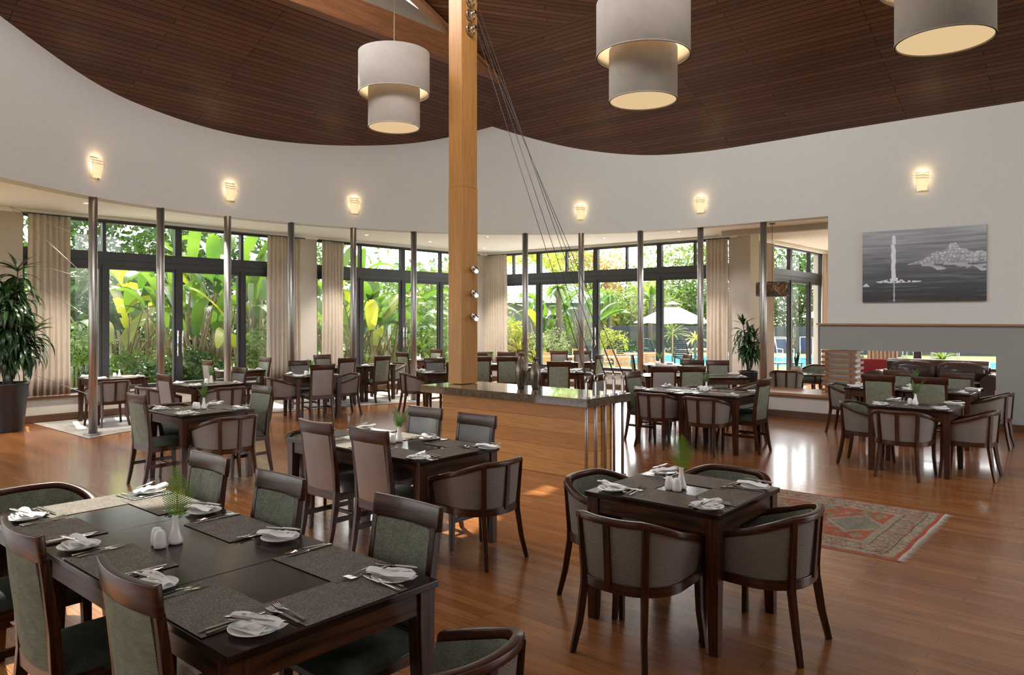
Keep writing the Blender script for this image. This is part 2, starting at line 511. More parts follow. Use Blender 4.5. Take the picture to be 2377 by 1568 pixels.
n = len(ring)
for i in range(n-1):
    a, b, c, d = ring_in[i], ring_in[i+1], ring_out[i+1], ring_out[i]
    za, zb = roofz(*a)+0.10, roofz(*b)+0.10
    zc, zd = roofz(*c)+0.10, roofz(*d)+0.10
    za = max(za, zd); zb = max(zb, zc)
    dr.add([(a[0],a[1],ZD),(b[0],b[1],ZD),(b[0],b[1],zb),(a[0],a[1],za)], [(0,1,2,3)], False)
    dr.add([(d[0],d[1],ZD),(c[0],c[1],ZD),(c[0],c[1],zb),(d[0],d[1],za)], [(0,3,2,1)], False)
    dr.add([(a[0],a[1],ZD),(b[0],b[1],ZD),(c[0],c[1],ZD),(d[0],d[1],ZD)], [(0,3,2,1)], False)
    dr.add([(a[0],a[1],za),(b[0],b[1],zb),(c[0],c[1],zb),(d[0],d[1],za)], [(0,1,2,3)], False)
o_drum = struct('wall_drum', dr, M['wall'])
UW = 13.84
zt = lambda u: z_a(u)+0.05
rw = MB()
rw.box(UW, V0, 1.66, UW+0.30, 4.38, 5.2)
rw.box(UW, V0, 0, UW+0.30, 1.82, 1.66)
struct('wall_right', rw, M['wall'])
rg = MB()
rg.box(UW-0.07, 1.82, 1.205, UW-0.002, 4.50, 1.64)
rg.box(UW-0.07, V0, 0.0, UW-0.002, 1.82, 1.64)
rg.box(UW-0.002, 1.82, 1.205, UW+0.30, 4.50, 1.66)
struct('wall_lower', rg, M['wallgrey'])
ms = MB(); ms.box(UW-0.11, V0, 1.642, UW-0.003, 4.55, 1.672)
tag(link('mantel_shelf', ms.mesh('mantel_shelf', M['ledge'], 'y')), 'thin wooden mantel shelf running along the grey wall band', 'shelf')

# roof planes
rf = MB()
def rpoly(mb, pts, along):
    """roof polygon with board direction along (du,dv)"""
    L = math.hypot(*along); du, dv = along[0]/L, along[1]/L
    uvs = [(p[0]*du+p[1]*dv, -p[0]*dv+p[1]*du) for p in pts]
    mb.add(pts, [tuple(range(len(pts)))], uvs=uvs)
ap = 10.749
zf = z_a(10.03)
rpoly(rf, [(10.03,V0-.3,zf),(14.6,V0-.3,z_a(14.6)),(14.6,13.336,z_a(14.6)),(ap,VB,z_a(ap)),(10.03,VB,zf)], (0,1))
rpoly(rf, [(URG,V0-.3,z_a(URG)),(10.03,V0-.3,zf),(10.03,VB,zf),(URG,VB,z_a(URG))], (-0.492,0.87))
rpoly(rf, [(U0-.3,V0-.3,roofz(U0-.3,0)),(URG,V0-.3,z_a(URG)),(URG,VB,z_a(URG)),(U0-.3,VB,roofz(U0-.3,0))], (0,1))
rpoly(rf, [(U0-.3,VB,z_b(VB)),(ap,VB,z_b(VB)),(14.6,13.336,z_b(13.336)),(U0-.3,13.336,z_b(13.336))], (1,0))
o_roof = struct('ceiling', rf, M['ceiling'])
sol = MB()   # roof thickness above so that no daylight leaks through the seams
# horizontal beam, gable glazing and rafter above it
zb0 = 6.395
bm_ = MB(); bm_.box(U0, VB-0.16, zb0, ap+0.02, VB+0.04, zb0+0.44)
tag(link('roof_beam', bm_.mesh('roof_beam', M['beam'], 'x', 0.01)), 'deep horizontal reddish wooden roof beam passing behind the post', 'beam')
ra = MB(); ra.sweep([(ap+0.1,VB-0.06,zb0+0.02),(URG,VB-0.06,z_a(URG)-0.10)], (0.16,0.14), side=(0,1,0))
ra.sweep([(ap-0.35,VB-0.18,zb0+0.12),(URG,VB-0.18,z_a(URG)-0.16)], (0.05,0.07), side=(0,1,0))
tag(link('roof_rafter', ra.mesh('roof_rafter', M['beam'], 'x')), 'slanting wooden rafter rising along the triangular skylight', 'beam')
gz = MB(); gz.add([(U0,VB-0.02,zb0+0.44),(ap-0.9,VB-0.02,zb0+0.44),(URG,VB-0.02,z_a(URG)),(U0,VB-0.02,roofz(U0,0))], [(0,1,2,3)])
sk = struct('window_6', MB().box(U0,VB-0.05,zb0+0.44,ap-0.9,VB+0.0,zb0+0.48), M['blackmetal'])
link('pane', gz.mesh('pane', M['glass']), sk)
ev = MB(); ev.add([(4.8,VB+0.05,8.05),(9.75,VB+0.05,6.98),(9.4,VB+0.75,7.0),(4.8,VB+0.95,7.9)], [(0,1,2,3),(3,2,1,0)])
ev.box(4.0,VB+0.05,8.2,4.1,VB+0.9,8.3)
link('eave', ev.mesh('eave', plain('weathered zinc eave', (0.16,0.18,0.18), 0.6)), sk)

# soffit between the drum and the facades
so = MB()
ro = ring_out
outer = []
for p in ro:
    # push outwards to the facade lines
    outer.append((p[0], VF) if (p[0] < 11.6 and p[1] > 7.0) else (UF, p[1]))
for i in range(n-1):
    a, b = ring_in[i], ring_in[i+1]
    so.add([(a[0],a[1],3.615),(b[0],b[1],3.615),(outer[i+1][0],outer[i+1][1],3.615),(outer[i][0],outer[i][1],3.615)], [(0,3,2,1)])
so.add([(11.3,VF,3.616),(UF,10.9,3.616),(UF,VF,3.616)], [(0,1,2)])
so.add([(13.9,V0,3.616),(U1,V0,3.616),(U1,6.95,3.616),(13.9,6.95,3.616)], [(0,3,2,1)])
so.add([(UF-0.3,6.9,3.617),(UF,6.9,3.617),(UF,7.4,3.617),(UF-0.3,7.4,3.617)], [(0,3,2,1)])
so.box(U0,VF,3.66,UF+0.7,VF+0.8,3.74); so.box(UF,7.2,3.66,UF+0.7,VF,3.74); so.box(UF,6.9,3.66,U1+0.7,7.7,3.74)
struct('ceiling_soffit', so, M['soffit'])
co = MB()
co.box(U0,VF-0.10,3.545,UF,VF,3.612); co.box(UF-0.10,6.9,3.545,UF,VF-0.1,3.612)
co.box(UF,6.80,3.545,U1,6.9,3.612); co.box(U1-0.1,V0,3.545,U1,6.8,3.612)
struct('trim_1', co, M['soffit'])
lt = MB(); lt.box(14.9,V0,3.50,15.05,6.9,3.62)
struct('trim_4', lt, M['wallcream'])

# ---------------- facades: piers, sills, windows
def facade(axis, const, segs, lo, hi, name):
    """axis 'u': wall along u at v=const (thickness outwards +v); segs: solid spans"""
    mb = MB()
    def bx(a0, a1, z0, z1, t0=0.0, t1=0.28):
        if axis == 'u': mb.box(a0, const+t0, z0, a1, const+t1, z1)
        else: mb.box(const+t0, a0, z0, const+t1, a1, z1)
    for a0, a1 in segs: bx(a0, a1, 0, 3.66, -0.02)
    bx(lo, hi, 3.56, 3.66)
    return mb, bx
mb, bx = facade('u', VF, [(3.25,4.15),(9.50,9.99),(15.26,15.75)], U0, UF, 'wall_left')
bx(U0, UF+0.28, 0, 0.44)
struct('wall_left', mb, M['wallcream'])
mb, bx = facade('v', UF, [(6.9,7.12),(14.36,14.73)], 6.9, VF, 'wall_far')
bx(6.9, VF, 0, 0.44)
mb.box(UF-0.02, 6.62, 0, 16.22, 6.9, 3.66)
struct('wall_far', mb, M['wallcream'])
mb, bx = facade('u', 6.9, [(16.0,16.2)], 16.0, U1+0.28, 'w')
bx(21.42,21.78,0,3.66); struct('wall_lounge', mb, M['wallcream'])
mb, bx = facade('v', U1, [(6.45,6.9)], V0, 6.9, 'w')
bx(V0, 6.9, 0, 0.44); struct('wall_end', mb, M['wallcream'])
# rooms' unseen sides: left and back walls with wide window openings
mb = MB(); mb.box(U0-.28,V0,0,U0,VF,0.5); mb.box(U0-.28,V0,3.5,U0,VF,9.0)
mb.box(U0-.28,V0,0,U0,7.0,3.6); mb.box(U0-.28,13.9,0,U0,VF,3.6)
struct('wall_side', mb, M['wallcream'])
mb = MB(); mb.box(U0-.28,V0-.28,0,U1+.28,V0,0.3); mb.box(U0-.28,V0-.28,5.3,15.0,V0,9.9); mb.box(14.3,V0-.28,3.5,U1+.28,V0,5.4)
mb.box(U0,V0-.28,0,7.5,V0,5.4)
for u_ in (7.5, 13.6, 20.0): mb.box(u_,V0-.28,0,u_+.5,V0,5.4)
struct('wall_back', mb, M['wallcream'])

# glazing units
def window(name, axis, const, edges, z0=0.44, zt0=2.73, zt1=2.98, z1=3.56, halves=False, doors=(), th=0.09, split=None, handle_side=-1):
    fr = MB(); bl = MB(); pn = MB()
    def bx(mb, a0, a1, zz0, zz1, d0, d1):
        if axis == 'u': mb.box(a0, const+d0, zz0, a1, const+d1, zz1)
        else: mb.box(const+d0, a0, zz0, const+d1, a1, zz1)
    a, b = edges[0], edges[-1]
    bx(fr, a, b, z1-0.05, z1, 0.02, 0.14)
    bx(fr, a, b, z0, z0+0.07, 0.0, 0.16)
    bx(bl, a, b, zt0+0.10, zt1, 0.0, 0.16)
    bx(bl, a, b, zt0, zt0+0.10, 0.02, 0.14)
    for k, e in enumerate(edges):
        w = 0.11 if k == len(edges)//2 and len(edges) % 2 else 0.085
        bx(fr, e-w/2, e+w/2, z0+0.07, zt0, 0.01, 0.13)
        w2 = 0.13 if (k % 2 == 0) or halves else 0.06
        bx(fr, e-w2/2, e+w2/2, zt1, z1-0.05, 0.02, 0.12)
    for e0, e1 in zip(edges[:-1], edges[1:]):
        if halves:
            bx(fr, (e0+e1)/2-0.025, (e0+e1)/2+0.025, zt1, z1-0.05, 0.03, 0.11)
        bx(fr, e0+0.04, e1-0.04, zt0-0.07, zt0, 0.03, 0.11)
        bx(fr, e0+0.04, e0+0.09, z0+0.07, zt0-0.07, 0.03, 0.10); bx(fr, e1-0.09, e1-0.04, z0+0.07, zt0-0.07, 0.03, 0.10)
    for zz0, zz1 in ((z0+0.07, zt0), (zt1, z1-0.05)):
        if axis == 'u': pn.add([(a,const+0.07,zz0),(b,const+0.07,zz0),(b,const+0.07,zz1),(a,const+0.07,zz1)], [(0,1,2,3)])
        else: pn.add([(const+0.07,a,zz0),(const+0.07,b,zz0),(const+0.07,b,zz1),(const+0.07,a,zz1)], [(0,1,2,3)])
    o = struct(name, fr, M['blackmetal'])
    link('transom_beam', bl.mesh('transom_beam', plain('slate transom paint', (0.045,0.050,0.062), 0.4)), o)
    link('pane', pn.mesh('pane', M['glass']), o)
    for e in doors:
        for sd in (-0.045, 0.045):
            h = MB()
            if axis == 'u':
                h.tube([(e+sd,const-0.05,1.02),(e+sd,const-0.05,1.52)], 0.013); h.tube([(e+sd,const-0.05,1.10),(e+sd,const+0.03,1.10)],0.008); h.tube([(e+sd,const-0.05,1.44),(e+sd,const+0.03,1.44)],0.008)
            else:
                h.tube([(const-0.05,e+sd,1.02),(const-0.05,e+sd,1.52)], 0.013); h.tube([(const-0.05,e+sd,1.10),(const+0.03,e+sd,1.10)],0.008); h.tube([(const-0.05,e+sd,1.44),(const+0.03,e+sd,1.44)],0.008)
            link('door_handle', h.mesh('door_handle', M['steel']), o)
    return o
window('window_1', 'u', VF, [4.10,5.455,6.82,8.17,9.53], doors=(6.82,))
window('window_2', 'u', VF, [9.95,11.27,12.61,13.95,15.28], doors=(12.61,))
window('window_3', 'v', UF, [7.05,8.89,10.72,12.58,14.40], halves=True, doors=(10.72,))
window('window_4', 'u', 6.9, [16.22,17.63,19.02,20.43,21.4], z0=0.03, doors=(19.02,17.63))
window('window_5', 'v', U1, [-4.9,-2.75,-0.92,0.92,2.75,4.57,6.40], doors=())
window('window_7', 'u', VF, [-2.9,-1.4,0.1,1.6,3.2])
# ledges and skirting
lg = MB()
lg.box(U0,VF-0.30,0.395,UF-0.30,VF,0.43); lg.box(UF-0.32,8.2,0.395,UF,VF,0.43)
struct('trim_2', lg, M['trim'], 'x')
lw = MB(); lw.box(U0,VF-0.25,0,UF-0.25,VF,0.395); lw.box(UF-0.27,8.2,0,UF,VF,0.395)
struct('wall_ledge', lw, M['wallcream'])
bb = MB(); bb.box(U0,VF-0.285,0,UF-0.27,VF-0.252,0.13); bb.box(UF-0.305,8.2,0,UF-0.272,VF-0.28,0.13)
struct('baseboard_left', bb, M['trim'], 'x')
bb = MB(); bb.box(UW-0.11,V0,0,UW-0.072,1.82,0.12)
struct('baseboard_right', bb, M['trim'], 'y')
# low bench wall before the lounge
be = MB(); be.box(13.16,1.9,0,13.80,5.45,0.40); struct('wall_bench', be, M['wallcream'])
be = MB(); be.box(13.10,4.42,0.40,14.10,5.55,0.445); be.box(13.10,1.84,0.40,14.10,4.42,0.445)
struct('trim_3', be, M['ledge'], 'y')
bb = MB(); bb.box(13.12,1.9,0,13.157,5.48,0.13); struct('baseboard_bench', bb, M['trim'], 'y')

# carpet under the lower ceiling
cp = MB(); ci = offs(ring, -0.28)
i0 = 31
pts_in = [p for p in ci[i0:] if p[1] > 8.0 and p[0] > 4.2]
for a, b in zip(pts_in[:-1], pts_in[1:]):
    oa = (a[0], VF-0.29) if a[0] < 10.6 else (UF-0.31, min(VF-0.29, a[1]+ (VF-0.29-11.85)*(1-(a[0]-10.6)/3.4)))
    ob = (b[0], VF-0.29) if b[0] < 10.6 else (UF-0.31, min(VF-0.29, b[1]+ (VF-0.29-11.85)*(1-(b[0]-10.6)/3.4)))
    if a[0] < 10.6 <= b[0]: ob = (UF-0.31, VF-0.29)
    cp.add([(a[0],a[1],0.006),(b[0],b[1],0.006),(ob[0],ob[1],0.006),(oa[0],oa[1],0.006)], [(0,1,2,3)])
struct('floor_carpet', cp, M['carpet'])

# ---------------- round steel columns
colp = [(4.43,12.18),(5.60,12.53),(6.86,12.66),(8.12,12.58),(9.40,12.32),(10.64,11.87),(11.63,11.16),(12.47,10.31),(13.2,9.34),(13.69,8.16),(13.98,6.93),(13.95,5.61)]
colname = ['leftmost steel column beside the potted plant','steel column before the left window, second from the plant','third steel column from the left, before the banana leaves',
 'steel column in front of the curtains by the cream pier','steel column left of the middle window doors','steel column nearest the timber post on its left','steel column hidden behind the timber post',
 'steel column just right of the timber post','steel column crossed by the mast cables','steel column behind the cable anchors, before the parasol view','steel column at the right curtain of the poolside window','rightmost steel column beside the woven pendant lamp']
cm = MB(); cm.lathe([(0.062,0.012),(0.062,3.605)], 24)
cplt = MB(); cplt.lathe([(0.13,0.0),(0.13,0.014),(0.12,0.018)], 28)
pc = Proto(); pc.part('shaft', cm, M['brushed']); pc.part('base_plate', cplt, M['brushed'])
for (u_, v_), nme in zip(colp, colname):
    pc.place('steel_column', (u_, v_, 0.006), 0, nme, 'column', 'ring of slender steel columns under the drum')

# ---------------- curtains
def curtain(axis, const, a0, a1, z0, z1, label, amp=0.045, wl=0.095, pinch=0.0):
    mb = MB(); L = a1-a0; nseg = max(12, int(L/wl*8))
    rng = random.Random(int(a0*97+a1*13))
    ph = [rng.uniform(-0.5,0.5) for _ in range(40)]
    for side in (0,):
        def fn(s, t):
            a = a0 + L*s
            w = math.sin(2*PI*a/wl + ph[int(s*30)]) * amp * (0.45+0.55*(1-t))
            w += 0.02*math.sin(7*s+3*t)
            z = z0 + (z1-z0)*t
            aa = a + pinch*(1-t)*(s-0.5)
            return (aa, const+w, z) if axis == 'u' else (const+w, aa, z)
        mb.grid(fn, nseg, 10)
    me = mb.mesh('curtain', M['curtain'], 'z')
    md = link('curtain', me)
    s_ = md.modifiers.new('thick', 'SOLIDIFY'); s_.thickness = 0.004
    tag(md, label, 'curtain', 'taupe curtains at the tall windows')
    return md
VC, UC = VF-0.13, UF-0.13
def u_at(px, v): r = (px-HX)/FPX; return v*(CT+ST*r)/(ST-CT*r)
def v_at(px, u): r = (px-HX)/FPX; return u*(ST-CT*r)/(CT+ST*r)
curtain('u', VC, u_at(66,VC), u_at(163,VC), 0.44, 3.53, 'taupe curtain at far left behind the tall potted plant')
curtain('u', VC, u_at(622,VC), u_at(701,VC), 0.44, 3.53, 'taupe curtain at the right end of the left window')
curtain('u', VC, u_at(747,VC), u_at(799,VC), 0.44, 3.53, 'narrow taupe curtain right of the cream pier')
curtain('v', UC, v_at(1175,UC), v_at(1113,UC), 0.44, 3.53, 'taupe curtain just right of the timber post')
curtain('v', UC, v_at(1690,UC), v_at(1639,UC), 0.44, 3.53, 'taupe curtain left of the smaller potted plant')
curtain('u', 6.78, 16.25, 17.45, 0.03, 3.53, 'pale curtain behind the rightmost steel column')
curtain('u', 6.78, 21.0, 21.35, 0.03, 3.53, 'pale curtain beside the end of the lounge doors', wl=0.07)
curtain('v', U1-0.14, 5.0, 5.75, 0.44, 3.53, 'cream curtain seen through the wall opening by the sofa')
rl = MB(); rl.tube([(4.1,VC,3.54),(9.6,VC,3.54)],0.012); rl.tube([(9.95,VC,3.54),(15.3,VC,3.54)],0.012); 
rl2 = MB(); rl2.tube([(UC,7.05,3.54),(UC,14.3,3.54)],0.012)
struct('trim_5', rl, M['blackmetal']); struct('trim_6', rl2, M['blackmetal'])

# ---------------- timber post, counter island, cable mast
PU0, PU1, PV0, PV1 = 6.77, 7.07, 6.65, 6.89
post = thing('timber_post', 'tall square golden timber post rising from the stone counter to the roof', 'post', ((PU0+PU1)/2,(PV0+PV1)/2,0.925))
ps = MB(); ps.box(-0.15,-0.12,0,0.15,0.12,2.53-0.0); ps.box(-0.146,-0.116,2.53,0.146,0.116,6.85)
link('shaft', ps.mesh('shaft', M['oakpost'], 'z', 0.006), post)
isl = thing('counter_island', 'oak clad counter island with thick brown granite top', 'counter', (6.41,4.46,0))
b_ = MB()
b_.box(0.28,0.09,0.0,0.62,2.46,0.83)
link('oak_body', b_.mesh('oak_body', planks('oak counter boards', (0.78,0.40,0.125),(0.62,0.29,0.080),(0.22,0.10,0.03),0.16,3.2,0.002,rough=0.4,grain=0.3,bmp=0.03), 'y', 0.004), isl)
b_ = MB(); b_.box(0,0,0.83,0.87,2.57,0.92)
link('granite_top', b_.mesh('granite_top', M['granite'], 'x', 0.004), isl)
# rods with ring eyes on the island
fixz = [5.49, 5.68, 5.86, 5.68, 5.49]
fixtures = {}
for z_, nme in ((5.49,'lowest'),(5.68,'middle'),(5.86,'upper')):
    t = thing('cable_bracket', nme+' steel cable bracket on the right face of the timber post', 'bracket', (6.92,PV0-0.001,z_), 0, 'steel cable brackets on the timber post')
    k = MB(); k.tube([(0.068*math.cos(a),-0.014,0.068*math.sin(a)) for a in [2*PI*i/20 for i in range(21)]],0.010,6,False)
    link('ring_plate', k.mesh('ring_plate', M['steel']), t)
    k = MB(); k.tube([(-0.035,0,0.02),(-0.02,-0.09,0)],0.012); k.tube([(-0.035,0,-0.03),(-0.02,-0.09,0)],0.012); k.tube([(-0.02,-0.08,0),(-0.02,-0.125,0)],[0.018,0.024])
    link('fork_arm', k.mesh('fork_arm', M['steel']), t)
ords = ['first (nearest the counter corner)','second','middle','fourth','fifth (farthest)']
rod = MB(); rod.tube([(0,0,0.0),(0,0,1.085)],0.017,12)
rng_ = MB(); rng_.tube([(0.032*math.cos(a),0,1.125+0.032*math.sin(a)) for a in [2*PI*i/24 for i in range(25)]],0.0065,8,False)
ft = MB(); ft.cbox((0,0,0.927),(0.075,0.05,0.014)); ft.cbox((0,0,0.006),(0.07,0.05,0.012))
pr = Proto(); pr.part('rod', rod, M['brushed']); pr.part('ring_eye', rng_, M['steel']); pr.part('flange', ft, M['brushed'])
for k in range(5):
    uu, vv_ = 6.475+0.178*k, 4.515
    pr.place('anchor_rod', (uu, vv_, 0), 0, 'steel cable anchor rod on the counter end, '+ords[k]+' of five', 'anchor rod', 'cable anchor rods at the counter end')
    c_ = MB(); c_.tube([(uu,vv_,1.155),(6.90,PV0-0.12,fixz[k])],0.0032,6)
    c_.tube([(uu,vv_,1.15),(uu+(6.9-uu)*0.06,vv_+(PV0-0.12-vv_)*0.06,1.15+(fixz[k]-1.15)*0.06)],0.007,6)
    tag(link('stay_cable', c_.mesh('stay_cable', M['blackmetal'])), 'thin steel stay cable from post to anchor rod, '+ords[k]+' of five', 'cable', 'stay cables from the timber post')
# small spots on the post
for z_, nme in ((2.40,'upper'),(2.09,'middle'),(1.79,'lower')):
    t = thing('spotlight', nme+' small steel spotlight on the right face of the timber post', 'spotlight', (6.965,PV0-0.001,z_), 0, 'small spotlights on the timber post')
    k = MB(); k.tube([(0,0,0),(0,-0.028,0)],0.034,16); k.tube([(0,-0.02,0),(0.0,-0.07,0)],0.013,10); link('mount', k.mesh('mount', M['steel']), t)
    k = MB(); k.tube([(-0.05,-0.045,0.035),(0.02,-0.085,-0.02)],0.012,12); k.tube([(0.0,-0.07,0.012),(-0.055,-0.13,-0.035)],[0.026,0.030],16); lh_ = link('lamp_head', k.mesh('lamp_head', M['steel']), t)
    k = MB(); k.tube([(-0.0552,-0.1303,-0.0352),(-0.0565,-0.1318,-0.0365)],0.024,16); link('lens', k.mesh('lens', M['spotglow']), lh_)
# vases with twigs
def vase(loc, h, r, label, seed):
    t = thing('pewter_vase', label, 'vase', loc, 0, 'hammered pewter vases on the counter')
    prof = [(0.50,0),(0.56,0.02),(0.62,0.08),(0.85,0.25),(1.0,0.42),(0.96,0.56),(0.72,0.70),(0.50,0.80),(0.42,0.86),(0.42,0.92),(0.52,0.945),(0.55,0.96),(0.44,0.975),(0.50,1.0),(0.42,1.0),(0.36,0.9)]
    k = MB(); k.lathe([(a*r, z*h) for a, z in prof], 32); link('body', k.mesh('body', M['pewter']), t)
    rg_ = random.Random(seed)
    for q in range(6):
        tw = MB(); a = rg_.uniform(0,2*PI); sp = rg_.uniform(0.05,0.16); H_ = rg_.uniform(0.22,0.42)
        base = (0.006*math.cos(a),0.006*math.sin(a),h*0.8)
        pts = [base]
        for s in range(1,7):
            f_ = s/6
            pts.append((sp*f_*math.cos(a)+rg_.uniform(-.008,.008), sp*f_*math.sin(a)+rg_.uniform(-.008,.008), h*0.8+H_*f_))
        tw.tube(pts,[0.003*(1-0.12*i) for i in range(7)],5)
        for s in (2,3,4,5):
            b0 = Vector(pts[s]); tw.tube([b0, b0+Vector((rg_.uniform(-.05,.05),rg_.uniform(-.05,.05),rg_.uniform(.04,.09)))],[0.0018,0.001],4)
        tag(link('dry_twig', tw.mesh('dry_twig', M['bark'] if q % 2 else M['trim']), None, loc), 'thin dark branching twig standing in the '+label.split()[0]+' pewter vase', 'twig', 'dry twigs in the '+label.split()[0]+' vase')
    return t
vase((6.90,5.77,0.92), 0.44, 0.075, 'taller hammered pewter vase with dry twigs on the stone counter', 4)
vase((6.90,5.55,0.92), 0.385, 0.068, 'shorter hammered pewter vase with dry twigs on the stone counter', 9)

# ---------------- pendant drums, sconces, downlights
def pendant(loc, zb, label):
    t = thing('drum_pendant', label, 'pendant lamp', (loc[0],loc[1],zb), 0, 'two tier linen drum pendants')
    def drum(r, z0, z1, n=64):
        k = MB(); k.lathe([(r,z0),(r,z1),(r-0.006,z1),(r-0.006,z0),(r,z0)], n, closed=True)
        k.lathe([(r+0.003,z0),(r+0.003,z0+0.012),(r-0.008,z0+0.012),(r-0.008,z0),(r+0.003,z0)], n, closed=True); return k
    link('upper_shade', drum(0.45,0.43,0.95).mesh('upper_shade', M['linen']), t)
    ls_ = link('lower_shade', drum(0.327,0.0,0.50).mesh('lower_shade', M['linen']), t)
    k = MB(); k.lathe([(0.0,0.012),(0.315,0.012),(0.315,0.018),(0.0,0.018)], 48); link('diffuser', k.mesh('diffuser', M['warm']), ls_)
    k = MB(); k.tube([(0.44,0,0.9),(-0.44,0,0.9)],0.006); k.tube([(0,0.44,0.9),(0,-0.44,0.9)],0.006); k.tube([(0,0,0.2),(0,0,roofz(*loc)-zb)],0.008)
    k.lathe([(0.0,0.45),(0.315,0.45),(0.315,0.46),(0.0,0.46)],32)
    link('suspension', k.mesh('suspension', M['steel']), t)
    l = bpy.data.lights.new('pendant light','POINT'); l.energy = 28; l.color = (1.0,0.72,0.42); l.shadow_soft_size = 0.12
    lo = bpy.data.objects.new('pendant_light', l); COL.objects.link(lo); lo.parent = t; lo.location = (0,0,0.56)
pendant((6.21,7.30), 4.19, 'linen drum pendant left of the timber post, farthest of three')
pendant((6.29,3.72), 3.87, 'linen drum pendant right of the post, middle of the three')
pendant((6.20,1.14), 3.80, 'linen drum pendant cut by the top right of the frame')

fr = MB(); fr.cbox((0,0.012,0),(0.20,0.022,0.34)); 
sb = MB()
def sfn(s, t):
    w = (0.115 + (0.072-0.115)*(1-t)) if t < 0.86 else 0.115 - 0.02*((t-0.86)/0.14)
    x = (s-0.5)*2*w
    return (x, -(0.03 + 0.075*(1-(2*s-1)**2)*(0.55+0.45*t)), -0.155+0.29*t)
sb.grid(sfn, 12, 10)
gp = MB(); gp.cbox((0,-0.02,0.01),(0.05,0.04,0.05))
br_ = MB()
for z_ in (0.055,0.095):
    br_.tube([(-0.15,-0.02,z_+0.02),(-0.09,-0.075,z_+0.01),(-0.04,-0.112,z_),(0.04,-0.112,z_),(0.09,-0.075,z_-0.01),(0.15,-0.02,z_-0.02)],0.004,6)
m, nt, b = nm('frosted sconce glass'); b.inputs['Base Color'].default_value = (0.85,0.70,0.48,1)
b.inputs['Emission Color'].default_value = (1.0,0.70,0.38,1)
setc(b, rough=0.5, emis=0.48); M['sconce'] = m
psc = Proto(); psc.part('backplate', fr, M['brushed'], bevel=0.003); psc.part('glass_shield', sb, M['sconce']); psc.part('lamp_holder', gp, M['bulb']); psc.part('wire_band', br_, M['steel'], parent=1)
def on_ring(px):
    """where the sight line of this column meets the inner drum face"""
    best = None
    r = (px-HX)/FPX; d = Vector((ST*r+CT, -CT*r+ST))
    P = ring_in
    for i in range(20, len(P)-1):
        a = Vector(P[i]); b2 = Vector(P[i+1]); e = b2-a
        den = d.x*e.y - d.y*e.x
        if abs(den) < 1e-9: continue
        t = (a.x*e.y - a.y*e.x)/den; s = (a.x*d.y - a.y*d.x)/den
        if t > 0 and -0.001 <= s <= 1.001:
            nrm = Vector((e.y,-e.x)).normalized()
            if nrm.dot(d) > 0: nrm = -nrm
            return (d*t, nrm)
    t = UW/d.x
    return (d*t, Vector((-1,0)))
for px, nme in ((221,'leftmost wall sconce above the first steel column'),(533,'second wall sconce from the left'),(822,'wall sconce left of the post, below the farthest pendant'),
                (1348,'wall sconce right of the post, above the crossed column'),(1627,'wall sconce above the poolside window, second from the right'),(2141,'rightmost wall sconce above the seascape painting')):
    p, nr = on_ring(px)
    rz = math.atan2(nr.y, nr.x) + PI/2
    t = psc.place('wall_sconce', (p.x+nr.x*0.003, p.y+nr.y*0.003, 4.04), rz, nme, 'wall light', 'wall sconces on the curved drum wall')
    l = bpy.data.lights.new('sconce light','POINT'); l.energy = 1.25; l.color = (1.0,0.70,0.40); l.shadow_soft_size = 0.03
    lo = bpy.data.objects.new('sconce_light', l); COL.objects.link(lo); lo.parent = t; lo.location = (0,-0.05,0.10)
dl = Proto(); k = MB(); k.lathe([(0.055,0),(0.055,-0.008),(0.042,-0.010),(0.040,0.0)],24,closed=True); dl.part('rim', k, M['china']); k = MB(); k.lathe([(0.0,-0.004),(0.04,-0.004)],20); dl.part('lens', k, M['spotglow'])
for px, py, nme in ((200,471,'recessed downlight at the left end of the soffit'),(458,497,'recessed downlight between the second and third columns'),(851,545,'recessed downlight right of the fifth column'),
                    (998,561,'recessed downlight just left of the timber post'),(1132,549,'recessed downlight just right of the timber post'),(1124,576,'recessed downlight over the corner curtain'),
                    (1402,552,'recessed downlight over the crossed column'),(1576,537,'recessed downlight left of the right curtain')):
    u_, v_ = hit(px, py, 3.615)
    t = dl.place('downlight', (u_, v_, 3.613), 0, nme, 'downlight', 'recessed downlights in the soffit')
    l = bpy.data.lights.new('downlight beam','SPOT'); l.energy = 280; l.spot_size = R(95); l.spot_blend = 0.6; l.color = (1.0,0.90,0.76); l.shadow_soft_size = 0.04
    lo = bpy.data.objects.new('downlight_beam', l); COL.objects.link(lo); lo.parent = t; lo.location = (0,0,-0.02)

# tension wires at the far left
A0 = Vector((*at(24, 12.5), 3.62)); 
for (px, py), (qx, qy, yq), nme in (((24,480),(203,555,11.3),'upper'),((24,482),(203,645,11.3),'second'),((28,598),(203,648,11.3),'third'),((96,668),(203,733,11.3),'fourth'),((70,868),(203,915,11.3),'lowest')):
    a = (*at(px, 12.2), EYE - (py-HY)/FPX*12.2); b2 = (*at(qx, yq), EYE - (qy-HY)/FPX*yq)
    k = MB(); k.tube([a, b2], 0.004, 5)
    tag(link('tension_wire', k.mesh('tension_wire', M['brushed'])), nme+' thin steel wire running to the leftmost column', 'wire', 'wires at the leftmost column')

